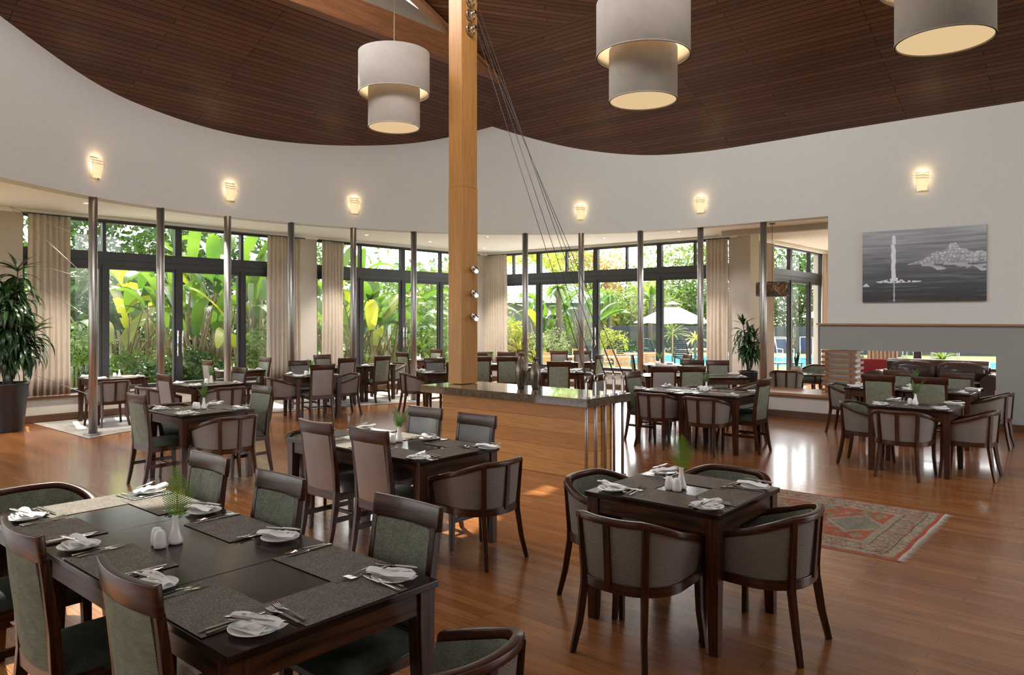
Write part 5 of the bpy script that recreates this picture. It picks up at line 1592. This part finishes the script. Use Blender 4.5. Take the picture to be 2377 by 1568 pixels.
# neighbouring building with standing seam roof
bd = thing('garden_building', 'low grey building with ribbed metal roof beyond the garden', 'building', (0,0,0))
A_, B_ = Vector(at(800,38.5)), Vector(at(1378,37.2))
dv_ = (B_-A_).normalized(); nv_ = Vector((-dv_.y,dv_.x))
if nv_.dot(Vector((CT,ST))) < 0: nv_ = -nv_
k = MB(); k.prism([tuple(A_),tuple(B_),tuple(B_+nv_*7),tuple(A_+nv_*7)], GZ, 2.55); link('wall', k.mesh('wall', plain('grey render', (0.22,0.215,0.20), 0.8)), bd)
k = MB(); ov = 0.5
e0, e1 = A_-dv_*ov-nv_*ov, B_+dv_*ov-nv_*ov; e2, e3 = B_+dv_*ov+nv_*(7+ov), A_-dv_*ov+nv_*(7+ov)
r0, r1 = A_+nv_*3.5+dv_*1.0, B_+nv_*3.5-dv_*3.0
V3 = lambda p, z: (p.x,p.y,z)
k.add([V3(e0,2.5),V3(e1,2.5),V3(e2,2.5),V3(e3,2.5),V3(r0,4.7),V3(r1,4.7)], [(0,1,5,4),(1,2,5),(2,3,4,5),(3,0,4),(3,2,1,0)])
link('roof', k.mesh('roof', plain('pale metal roof', (0.50,0.52,0.54), 0.4, 0.0)), bd)
k = MB(); Lr = (e1-e0).length
for i in range(int(Lr/0.30)):
    p0 = e0+dv_*(0.15+0.30*i)
    s_ = (p0-e0).dot(dv_)/Lr
    top = r0+(r1-r0)*s_; 
    k.sweep([V3(p0,2.53),(top.x,top.y,4.73)],(0.045,0.05))
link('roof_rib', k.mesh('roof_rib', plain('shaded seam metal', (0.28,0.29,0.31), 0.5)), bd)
# post-and-rail fence behind the left window
fe = thing('garden_fence', 'weathered timber rail fence behind the left window', 'fence', (0,0,0))
F0, F1 = Vector(at(165,19.5)), Vector(at(450,22.5)); fd = (F1-F0); fl_ = fd.length; fd.normalize()
wg = plain('weathered timber', (0.34,0.30,0.20), 0.8)
for z_ in (0.55,1.15):
    k = MB(); k.sweep([V3(F0,z_),V3(F1,z_)],(0.09,0.05)); link('rail', k.mesh('rail', wg), fe)
for i in range(int(fl_/1.5)+1):
    p0 = F0+fd*(1.5*i); k = MB(); k.tube([V3(p0,GZ),V3(p0,1.3)],0.06,10); link('post', k.mesh('post', wg), fe)
k = MB()
for i in range(int(fl_/0.13)):
    p0 = F0+fd*(0.13*i); k.tube([V3(p0,GZ),V3(p0,1.12)],0.028,6)
link('paling', k.mesh('paling', wg), fe)

# ---------------- foliage builders
def leafcloud(rg_, n, rad, size, shell=0.55, lean=0.3, aspect=0.45):
    k = MB(); vs=[]; fs=[]
    for i in range(n):
        while True:
            p = Vector((rg_.uniform(-1,1),rg_.uniform(-1,1),rg_.uniform(-1,1)))
            L2 = p.length
            if shell < L2 < 1.0: break
        lump = 0.82+0.18*math.sin(5*p.x+3*p.z)*math.sin(4*p.y-2*p.z+1)
        c = Vector((p.x*rad[0],p.y*rad[1],p.z*rad[2]))*lump
        d = Vector((rg_.gauss(0,1),rg_.gauss(0,1),rg_.gauss(0,0.8)-lean)).normalized()
        s_ = d.cross(Vector((rg_.gauss(0,1),rg_.gauss(0,1),rg_.gauss(0,1)))).normalized()
        l_ = size*rg_.uniform(0.6,1.3); w_ = l_*aspect
        i0 = len(vs)
        vs += [c, c+d*l_*0.5+s_*w_*0.5, c+d*l_, c+d*l_*0.5-s_*w_*0.5]; fs.append((i0,i0+1,i0+2,i0+3))
    k.add(vs, fs, False); return k
LM = {
 'dark': leafmat('dark evergreen leaf', (0.022,0.060,0.014), (0.055,0.125,0.028), 0.35, 0.6),
 'mid': leafmat('mid green leaf', (0.05,0.11,0.024), (0.12,0.20,0.045), 0.45, 0.7),
 'light': leafmat('light green leaf', (0.13,0.20,0.05), (0.25,0.31,0.10), 0.5, 0.8),
 'yellow': leafmat('yellow green leaf', (0.30,0.34,0.05), (0.45,0.46,0.09), 0.5, 0.9),
 'orange': leafmat('orange blossom', (0.50,0.24,0.10), (0.36,0.34,0.12), 0.4, 1.2),
 'vari': leafmat('variegated leaf', (0.24,0.33,0.14), (0.46,0.50,0.30), 0.4, 3.0),
 'banana': leafmat('banana leaf', (0.045,0.115,0.022), (0.115,0.20,0.035), 0.5, 0.9, 0.35),
 'bananay': leafmat('yellowing banana leaf', (0.19,0.24,0.03), (0.33,0.34,0.05), 0.55, 0.9, 0.35),
 'palm': leafmat('palm leaf', (0.12,0.22,0.04), (0.22,0.33,0.07), 0.45, 2.0),
 'yuccay': leafmat('golden spiky leaf', (0.42,0.40,0.06), (0.50,0.40,0.08), 0.4, 2.0),
}
_lc = {}
def crownmesh(kind, rad, n, size, seed, shell=0.5):
    key = (kind, rad, n, size, seed)
    if key not in _lc:
        _lc[key] = leafcloud(random.Random(seed), n, rad, size, shell).mesh('crown', LM[kind])
    return _lc[key]
def tree(px, Y, z_top, rad, kind, label, n=3200, size=0.28, seed=1, trunk=True, cat='tree', name='garden_tree', grp='garden trees', z0=None, sc=1.0):
    u_, v_ = at(px, Y); zc = z_top-rad[2] 
    t = thing(name, label, cat, (u_,v_,GZ), seed*1.3, grp)
    link('crown', crownmesh(kind, rad, n, size, seed), t, (0,0,zc-GZ))
    if trunk:
        k = MB(); rg_ = random.Random(seed)
        k.tube([(0,0,0),(0.1,0.05,(zc-GZ)*0.5),(0,0.1,zc-GZ)],[0.16,0.12,0.07],8)
        for q in range(5):
            a = rg_.uniform(0,2*PI); k.tube([(0.02,0.05,(zc-GZ)*0.7),(rad[0]*0.6*math.cos(a),rad[1]*0.6*math.sin(a),(zc-GZ)+rad[2]*rg_.uniform(-.2,.5))],[0.06,0.02],6)
        link('trunk', k.mesh('trunk', M['bark']), t)
    return t
def ztop(py, Y): return EYE-(py-HY)/FPX*Y

# strelitzia / banana clumps
def paddle(mb, base, az, el, L, wid, droop, rg_, stemL, stm):
    d = Vector((math.cos(az),math.sin(az),0)); up = Vector((0,0,1)); e = el; c = Vector(base); pts=[c.copy()]
    for q in range(6):
        c = c+(d*math.cos(e)+up*math.sin(e))*(stemL/6); e -= 0.03; pts.append(c.copy())
    stm.tube(pts,[0.035*(1-0.08*i) for i in range(7)],6)
    lp=[c.copy()]; 
    for q in range(10):
        c = c+(d*math.cos(e)+up*math.sin(e))*(L/10); e -= droop*0.16; lp.append(c.copy())
    s_ = Vector((-math.sin(az),math.cos(az),0)); roll = rg_.uniform(-0.6,0.6)
    vs=[]
    for q,p_ in enumerate(lp):
        t=q/10; w_ = wid*math.sin(PI*(0.06+0.90*t)**0.8)**0.75
        tt = (lp[min(q+1,10)]-lp[max(q-1,0)]).normalized(); nz = tt.cross(s_).normalized()
        sv = s_*math.cos(roll)+nz*math.sin(roll)
        cup = nz*(-0.22*w_)*(-1)
        vs += [p_-sv*w_+cup, p_-sv*w_*0.5+cup*0.3, p_, p_+sv*w_*0.5+cup*0.3, p_+sv*w_+cup]
    fs=[]
    for q in range(10):
        for r_ in range(4):
            if r_ in (0,3) and rg_.random() < 0.10: continue
            fs.append((5*q+r_,5*q+r_+1,5*q+5+r_+1,5*q+5+r_))
    mb.add(vs, fs, True)
def banana(px, Y, H, n, label, seed, yel=0.2, wid=0.24, L=1.35):
    n = int(n*1.7); wid *= 0.72; L *= 1.05; yel *= 0.6
    rg_ = random.Random(seed); u_, v_ = at(px, Y)
    t = thing('banana_plant', label, 'plant', (u_,v_,GZ), 0, 'broad-leaved banana plants outside')
    g = MB(); yl = MB(); st = MB()
    for i in range(n):
        az = rg_.uniform(0,2*PI); h_ = H*rg_.uniform(0.35,0.80)
        b0 = (rg_.uniform(-.5,.5),rg_.uniform(-.5,.5),0.0)
        paddle(yl if rg_.random() < yel else g, b0, az, rg_.uniform(1.15,1.5), L*rg_.uniform(.8,1.2), wid*rg_.uniform(.8,1.2), rg_.uniform(0.3,1.5), rg_, h_, st)
    for q in range(4):
        st.tube([(rg_.uniform(-.4,.4),rg_.uniform(-.4,.4),0),(rg_.uniform(-.5,.5),rg_.uniform(-.5,.5),H*0.5)],[0.09,0.01],8)
    link('foliage', g.mesh('foliage', LM['banana']), t); link('yellow_foliage', yl.mesh('yellow_foliage', LM['bananay']), t, ); link('stem', st.mesh('stem', plain('fibrous stem', (0.20,0.16,0.08), 0.8)), t)
def spiky(px, Y, H, n, L, w, kind, label, seed, trunk_r=0.06, cat='plant', droop=0.5, spread=(-0.2,1.4), name='spiky_plant'):
    rg_ = random.Random(seed); u_, v_ = at(px, Y)
    t = thing(name, label, cat, (u_,v_,GZ), 0, 'spiky garden plants')
    lf = MB(); strap_plant(lf, (0,0,H), n, L, w, rg_, droop, spread); link('foliage', lf.mesh('foliage', LM[kind]), t)
    if H > 0.25:
        k = MB(); k.tube([(0.02,0,0),(0,0.02,H*0.5),(0,0,H+0.05)],[trunk_r*1.3,trunk_r,trunk_r],10); link('trunk', k.mesh('trunk', M['bark']), t)

# left window view
for i, (px, Y, ty, rad, kd) in enumerate(((120,27,250,(4.5,4.5,5.5),'dark'),(300,29,330,(4.0,4.0,4.5),'dark'),(210,22.5,560,(2.6,2.6,2.6),'dark'),(420,30,470,(3.2,3.2,3.6),'mid'),(560,30,480,(3.4,3.4,4.0),'dark'),(680,32,470,(3.5,3.5,4.0),'mid'),(-250,24,250,(5,5,5),'mid'),(-700,20,200,(5,5,5),'mid'))):
    tree(px, Y, ztop(ty, Y), rad, kd, ['tall dark tree beyond the left window, leftmost','dark tree behind the yellow banana leaves','low dark tree beside the first column','mid green tree beyond the second column','dark tree beyond the third column','mid green tree beyond the curtained edge','mid green tree outside the left frame edge','mid green tree far outside the left frame edge'][i], 4200, 0.30, 10+i)
banana(300,19.0,3.4,9,'yellow-tipped banana plant behind the left window, beside the first mullion',1,0.55)
banana(360,21.0,4.4,11,'tall banana plant between the first and second columns',2,0.3)
banana(455,18.6,4.3,13,'banana plant right of the door handles in the left window',3,0.12)
banana(520,19.6,4.6,13,'tallest banana plant beside the third column',4,0.15)
banana(590,19.0,4.0,12,'banana plant at the right end of the left window',5,0.2)
for i, (px, Y, ty, r_, kd) in enumerate(((185,18.0,745,0.7,'mid'),(240,17.6,835,0.6,'dark'),(300,17.8,800,0.8,'mid'),(355,17.4,830,0.65,'dark'),(400,17.9,790,0.8,'light'),(455,18,800,0.7,'dark'),(520,17.8,830,0.7,'mid'),(585,18.6,800,0.8,'light'),(620,18.4,745,0.7,'mid'))):
    tree(px, Y, ztop(ty, Y), (r_,r_,r_*0.9), kd, 'leafy shrub under the left window, '+['leftmost','second','third','fourth','fifth','sixth','seventh','eighth','rightmost'][i]+' from the left', 900, 0.14, 40+i, False, 'shrub', 'garden_shrub', 'shrubs under the left window')
# middle window view
tree(905,36,ztop(560,36),(5,5,4.5),'mid','green tree above the metal roof in the middle window',4200,0.32,61)
tree(985,26,ztop(575,26),(3.0,3.0,3.4),'mid','spreading green tree left of the timber post',4200,0.24,62)
tree(1040,30,ztop(560,30),(3.2,3.2,4.2),'light','light green tree just behind the timber post',4200,0.26,63)
tree(975,23.5,ztop(690,23.5),(1.5,1.5,1.3),'mid','bushy green shrub left of the post, middle window',2200,0.16,64,False,'shrub','garden_shrub','shrubs in the middle window')
tree(1020,24,ztop(770,24),(1.0,1.0,0.8),'light','clipped light shrub beside the post',1800,0.12,65,False,'shrub','garden_shrub','shrubs in the middle window')
tree(950,24,ztop(760,24),(1.0,1.0,0.9),'light','flowering light shrub by the glass edge',1800,0.12,66,False,'shrub','garden_shrub','shrubs in the middle window')
banana(838,20.5,3.6,13,'banana plant at the left of the middle window',7,0.25)
banana(890,22.0,3.4,12,'banana plant with arching leaves in the middle window',8,0.15)
banana(770,21.5,4.6,10,'tall banana plant behind the narrow curtain',9,0.15)
spiky(845,20.2,0.25,18,0.85,0.13,'light','low bright strap-leaved plant in the middle window',10,spread=(0.6,1.45),droop=0.25)
spiky(978,22.6,0.95,46,0.8,0.05,'palm','spiky yucca between the doors and the post',11,droop=0.35)
k = MB(); p_ = at(901,22.5); k.box(p_[0]-.06,p_[1]-.06,GZ,p_[0]+.06,p_[1]+.06,1.75)
tag(link('garden_post', k.mesh('garden_post', plain('white paint', (0.7,0.75,0.70), 0.6))), 'slim white post among the banana leaves', 'post')
# poolside window view
for i, a in enumerate(((1215,47,585,(3.6,3.6,3.4),'yellow'),(1290,50,592,(4.0,4.0,4.0),'light'),(1360,52,600,(3.4,3.4,3.4),'orange'),(1440,58,655,(4.2,4.2,3.6),'mid'),(1500,60,650,(4.2,4.2,3.4),'mid'),(1580,55,570,(4.6,4.6,5.2),'light'),(1660,52,575,(4.6,4.6,5.0),'mid'),(1530,50,668,(3.2,3.2,2.6),'light'),(1620,50,660,(3.4,3.4,2.9),'mid'),(1455,50,720,(2.6,2.6,1.6),'light'),(1380,49,690,(2.2,2.2,2.2),'yellow'),(1770,50,560,(5,5,5.4),'mid'),(1860,47,600,(4.5,4.5,4.2),'dark'),(1950,48,560,(5,5,5.5),'mid'),(2100,48,600,(5,5,5),'mid'),(2300,46,600,(5,5,5),'dark'))):
    tree(a[0],a[1],ztop(a[2]-(62 if a[2] < 640 else 20),a[1]),a[3],a[4],['yellow green tree above the metal roof','light green tree above the ribbed roof ridge','orange flowering tree in the top panes','distant mid green tree under the white sky','distant mid green tree behind the fourth column','tall light green tree above the parasol','mid green tree behind the right curtain','light green tree left of the parasol tip','mid green tree right of the parasol tip','low light tree above the charcoal wall','yellow green tree left of the window doors','mid green tree behind the smaller dracaena','dark tree through the lounge doors','mid green tree right of the lounge doors','mid green tree behind the painting wall','dark tree far right outside'][i],3600,0.34 if a[3][0] > 3 else 0.26,80+i)
banana(1255,33,3.6,11,'banana plant before the grey building',21,0.1,0.26,1.5)
banana(1345,34,3.8,13,'banana plant at the crossed column',22,0.1,0.26,1.5)
banana(1235,34.3,2.7,7,'banana plant just right of the corner curtain',24,0.2,0.24,1.4)
spiky(1298,32,3.3,30,1.3,0.16,'palm','grey trunked palm before the grey building',25,0.13,'palm',0.5,(-0.4,1.2),'garden_palm')
spiky(1415,40,3.1,110,1.5,0.07,'palm','drooping tufted palm beside the window doors',26,0.11,'palm',1.3,(-0.3,1.4),'garden_palm')
spiky(1510,44,3.0,34,2.2,0.2,'palm','feathery palm left of the parasol',27,0.12,'palm',0.5,(0.0,1.4),'garden_palm')
spiky(1206,29.5,0.6,46,1.0,0.06,'yuccay','golden spiky plant right of the corner curtain',28,0.06,droop=0.4)
spiky(1248,29.5,0.3,40,0.7,0.05,'yuccay','smaller golden spiky plant beside the bush',29,0.06,droop=0.4)
spiky(1614,36,0.9,30,0.95,0.07,'yuccay','small golden palm before the charcoal wall',30,0.06,'palm',0.6,(0,1.3),'garden_palm')
spiky(1560,43,1.0,40,1.4,0.08,'palm','arching grassy clump by the charcoal wall',31,0.06,droop=0.5)
spiky(1350,37,0.1,70,1.5,0.04,'palm','blue grey grass tuft left of the door handles',33,droop=0.2,spread=(0.8,1.5))
for i, a in enumerate(((1272,31.5,755,(1.15,1.15,0.95),'vari'),(1230,31,790,(0.8,0.8,0.6),'light'),(1416,33,752,(0.95,0.95,0.95),'yellow'),(1190,30,735,(0.7,0.7,0.8),'yellow'),(1310,33,800,(0.8,0.8,0.5),'light'),(1480,43.0,790,(1.2,1.2,1.1),'dark'),(1530,42.6,775,(1.4,1.4,1.3),'dark'),(1445,43.2,770,(1.3,1.3,1.3),'dark'),(1300,35.5,745,(1.6,1.6,1.3),'mid'))):
    tree(a[0],a[1],ztop(a[2],a[1]),a[3],a[4],['rounded variegated bush left of the crossed column','low light bush beside the corner curtain','round golden topiary bush right of the door handles','tall yellow shrub against the corner curtain','low light groundcover under the banana plant','dark bush before the charcoal wall, middle','dark bush before the charcoal wall, right','dark bush before the charcoal wall, left','mid green bush before the grey building'][i],1700,0.12,120+i,a[4]=='yellow','shrub','garden_shrub','shrubs round the pool')
k = MB(); rg_ = random.Random(8)
for i in range(44):
    px = rg_.uniform(1480,1640); q = at(px, 43.6+rg_.uniform(-.5,.5)); s_ = rg_.uniform(.12,.28)
    k.lathe([(0,-s_*.6),(s_*.8,-s_*.3),(s_,0),(s_*.7,s_*.45),(0,s_*.6)],7,(q[0],q[1],GZ+s_*.4))
tag(link('rock_border', k.mesh('rock_border', plain('pale rocks', (0.42,0.36,0.30), 0.9))), 'border of pale rocks along the charcoal wall', 'rocks', kind='stuff')

# parasols
def parasol(px, Y, W_, ze, za, label):
    u_, v_ = at(px, Y); t = thing('parasol', label, 'parasol', (u_,v_,GZ), R(49.4-90+10), 'cream garden parasols')
    cm_ = plain('cream canvas', (0.46,0.415,0.36), 0.9)
    k = MB(); n_ = 8; r = W_/2
    for i in range(n_):
        a0, a1 = 2*PI*i/n_+PI/8, 2*PI*(i+1)/n_+PI/8
        P0, P1 = Vector((r*math.cos(a0),r*math.sin(a0),ze-GZ)), Vector((r*math.cos(a1),r*math.sin(a1),ze-GZ)); T_ = Vector((0,0,za-GZ-0.08)); M_ = (P0+P1)/2*1.0; M_.x*=0.95; M_.y*=0.95
        rows=[]
        for q in range(6):
            t_=q/5; a_=P0.lerp(T_,t_*0.84); b_=P1.lerp(T_,t_*0.84); m2=M_.lerp(T_,t_*0.84)-Vector((0,0,0.05*(1-t_)))
            rows.append((a_,m2,b_))
        vs=[p for r3 in rows for p in r3]
        k.add(vs,[f for q in range(5) for f in ((3*q,3*q+1,3*q+4,3*q+3),(3*q+1,3*q+2,3*q+5,3*q+4))],False)
    c_ = link('canopy', k.mesh('canopy', cm_), t); s_ = c_.modifiers.new('t','SOLIDIFY'); s_.thickness = 0.01
    k = MB()
    for i in range(n_):
        a0, a1 = 2*PI*i/n_+PI/8, 2*PI*(i+1)/n_+PI/8; r2=r*0.22
        k.add([(r2*math.cos(a0),r2*math.sin(a0),za-GZ-0.10),(r2*math.cos(a1),r2*math.sin(a1),za-GZ-0.10),(0,0,za-GZ+0.04)],[(0,1,2)])
    link('vent_cap', k.mesh('vent_cap', cm_), t)
    k = MB(); k.tube([(0,0,0.05),(0,0,za-GZ+0.02)],0.032,12); link('pole', k.mesh('pole', plain('pale pole wood', (0.50,0.38,0.24), 0.6)), t)
    k = MB(); k.lathe([(0.28,0),(0.28,0.05),(0.05,0.09)],24); link('base', k.mesh('base', M['potblack']), t)
    for i in range(n_):
        a0 = 2*PI*i/n_+PI/8; k = MB(); k.tube([(r*0.97*math.cos(a0),r*0.97*math.sin(a0),ze-GZ-0.005),(r*.5*math.cos(a0),r*.5*math.sin(a0),(ze+(za-ze)*.46)-GZ-0.03),(0.03*math.cos(a0),0.03*math.sin(a0),za-GZ-0.14)],0.010,5); link('rib', k.mesh('rib', M['bark']), t)
parasol(1561, 31.0, 3.25, 1.56, 2.42, 'large cream parasol beside the pool, seen through the window')
parasol(1950, 37.5, 3.8, 1.8, 2.8, 'cream parasol tip at the edge of the lounge doors')

# pool loungers, timber tables and chairs
lp = Proto(); lkm = plain('black resin', (0.02,0.03,0.04), 0.4)
k = MB(); k.sweep([(-0.95,0,0.33),(0.35,0,0.33)],(0.60,0.05),side=(0,1,0)); lp.part('seat', k, lkm)
k = MB()
for i in range(9): 
    s_ = i/8; k.sweep([(0.35+0.36*s_,-0.29,0.35+0.66*s_),(0.35+0.36*s_,0.29,0.35+0.66*s_)],(0.055,0.02),side=(0.3,0,1))
for sy in (-.3,.3): k.tube([(0.33,sy,0.33),(0.53,sy,0.70),(0.70,sy*0.85,1.0),(0.72,0,1.04)],0.03,8)
lp.part('backrest', k, lkm)
for x in (-0.85,0.30):
    for sy in (-.27,.27):
        k = MB(); k.tube([(x,sy,0),(x+0.04,sy,0.33)],0.028,8); lp.part('leg', k, lkm)
k = MB(); 
for sy in (-.33,.33): k.tube([(-0.2,sy,0.33),(-0.12,sy,0.52),(0.36,sy,0.52),(0.42,sy,0.40)],0.022,6)
lp.part('arm', k, lkm)
for px, Y, dg, nme in ((1372,31.5,200,'leftmost, left of the door handles'),(1441,32,210,'second, between the anchor cables'),(1508,32.5,205,'third, behind the fourth column'),(1585,31,200,'fourth, right of the parasol pole')):
    u_, v_ = at(px, Y); lp.place('pool_lounger', (u_,v_,GZ+0.02), R(dg)-PI+R(20), 'black pool lounger '+nme, 'lounger', 'black pool loungers')
teak = plain('teak slats', (0.42,0.24,0.10), 0.6)
cp_ = Proto()
k = MB()
for i in range(8): k.box(-0.22,-0.23+0.0,0.50+0.05*i,-0.20,0.23,0.535+0.05*i)
cp_.part('backrest', k, teak, 'y')
k = MB()
for i in range(7): k.box(-0.20+0.06*i,-0.23,0.43,-0.155+0.06*i,0.23,0.45)
cp_.part('seat', k, teak, 'y')
for x in (-0.21,0.20):
    for sy in (-.22,.22):
        k = MB(); k.box(x-0.018,sy-0.018,0,x+0.018,sy+0.018,0.90 if x < 0 else 0.43); cp_.part('leg', k, teak if x > 0 else wg, 'z')
ctb = Proto(); k = MB()
for i in range(12): k.box(-0.75,-0.42+0.07*i,0.70,0.75,-0.36+0.07*i,0.73)
ctb.part('tabletop', k, teak, 'x')
k = MB(); k.tube([(0,0,0.05),(0,0,0.70)],0.04,10)
for a in (0.6,2.2,3.7,5.3): k.tube([(0,0,0.4),(0.30*math.cos(a),0.30*math.sin(a),0.0)],0.02,6); k.tube([(0,0,0.45),(0.30*math.cos(a),0.30*math.sin(a),0.70)],0.015,6)
ctb.part('pedestal', k, M['blackmetal'])
for px, Y, dg, nme in ((1312,24.5,-49,'left, behind the crossed column'),(1432,24.0,-49,'middle, behind the anchor cables'),(1500,26.5,-49,'behind the fourth column')):
    u_, v_ = at(px, Y); ctb.place('terrace_table', (u_,v_,GZ+0.02), R(dg), 'slatted teak terrace table, '+nme, 'table', 'teak terrace tables')
for px, Y, dg, nme in ((1263,24.0,40,'leftmost beyond the shorter vase'),(1418,26.2,20,'left of two backs beyond the anchor rods'),(1441,23.0,42,'right of two backs beyond the anchor rods'),(1503,24.2,40,'just left of the fourth column'),(1522,25.5,90,'right of the fourth column'),(1345,26.0,-140,'beyond the crossed column')):
    u_, v_ = at(px, Y); cp_.place('terrace_chair', (u_,v_,GZ+0.02), R(dg), 'slatted teak terrace chair '+nme, 'chair', 'teak terrace chairs')
# white framed sling chairs beyond the pool
sc_ = Proto(); wf = plain('pale metal frame', (0.6,0.6,0.62), 0.4); bl_ = plain('navy sling', (0.02,0.03,0.07), 0.7)
k = MB(); k.sweep([(0.22,0,0.42),(-0.16,0,0.40),(-0.34,0,1.02)],(0.50,0.015),side=(0,1,0)); sc_.part('sling', k, bl_)
for sy in (-.28,.28):
    k = MB(); k.tube([(0.25,sy,0),(0.22,sy,0.60),(-0.22,sy,0.62)],0.02,6); k.tube([(-0.25,sy,0),(-0.18,sy,0.42),(-0.35,sy,1.05)],0.02,6); k.tube([(0.22,sy,.42),(-.18,sy,.40)],0.018,6); sc_.part('side_frame', k, wf)
k = MB(); k.tube([(-0.35,-.28,1.05),(-.35,.28,1.05)],0.02,6); sc_.part('top_bar', k, wf)
for px, Y, dg, nme in ((1823,33,235,'left, through the lounge doors'),(1806,35.5,180,'half hidden left, through the lounge doors'),(1872,35.5,200,'right, through the lounge doors'),(2050,35,220,'beyond the sofa, left'),(2100,36,230,'beyond the sofa, second'),(2148,36,200,'beyond the sofa, third'),(2208,35,200,'beyond the sofa, by the potted palm')):
    u_, v_ = at(px, Y); sc_.place('sling_chair', (u_,v_,GZ+0.02), R(dg), 'navy sling chair with pale frame '+nme, 'chair', 'sling chairs beyond the pool')
u_, v_ = at(2066, 38.5); k = MB(); k.box(-.45,-.45,0,.45,.45,.70); k.box(-.5,-.5,.70,.5,.5,.74)
tag(link('patio_table', k.mesh('patio_table', M['potblack'], 'x', .01), None, (u_,v_,GZ+0.02), .4), 'square black patio table beyond the leather sofa', 'table')
u_, v_ = at(1824, 26.5); k = MB(); k.box(-.5,-.3,.36,.5,.3,.40)
for x in (-.45,.45):
    for y in (-.26,.26): k.box(x-.02,y-.02,0,x+.02,y+.02,.36)
tag(link('terrace_bench', k.mesh('terrace_bench', M['potblack']), None, (u_,v_,GZ+0.02), -.7), 'low black bench at the pool edge, left in the lounge doors', 'bench')
u_, v_ = at(2130, 19.15)
tag(link('window_cushion', puff(0,0,0,.4,1.0,.12,4).mesh('window_cushion', plain('orange red cushion', (.45,.07,.04), .7)), None, (u_,v_,0.50)), 'orange red cushion on the sill behind the sofa', 'cushion')
u_, v_ = at(2186, 18.75); k = MB(); k.lathe([(0.14,0),(0.24,.06),(0.26,.26),(0.28,.28),(0.25,.28),(0.22,.22),(0,.22)],32)
tag(link('glazed_bowl_pot', k.mesh('glazed_bowl_pot', plain('olive glazed pot', (.22,.22,.13), .35)), None, (u_,v_,0.441)), 'wide olive glazed pot with a palm behind the sofa', 'pot')
lf = MB(); strap_plant(lf, (u_,v_,0.66), 60, 0.5, 0.04, random.Random(4), 0.5, (0.1,1.4)); tag(link('parlour_palm', lf.mesh('parlour_palm', LM['palm'])), 'small bright palm in the olive pot behind the sofa', 'plant')
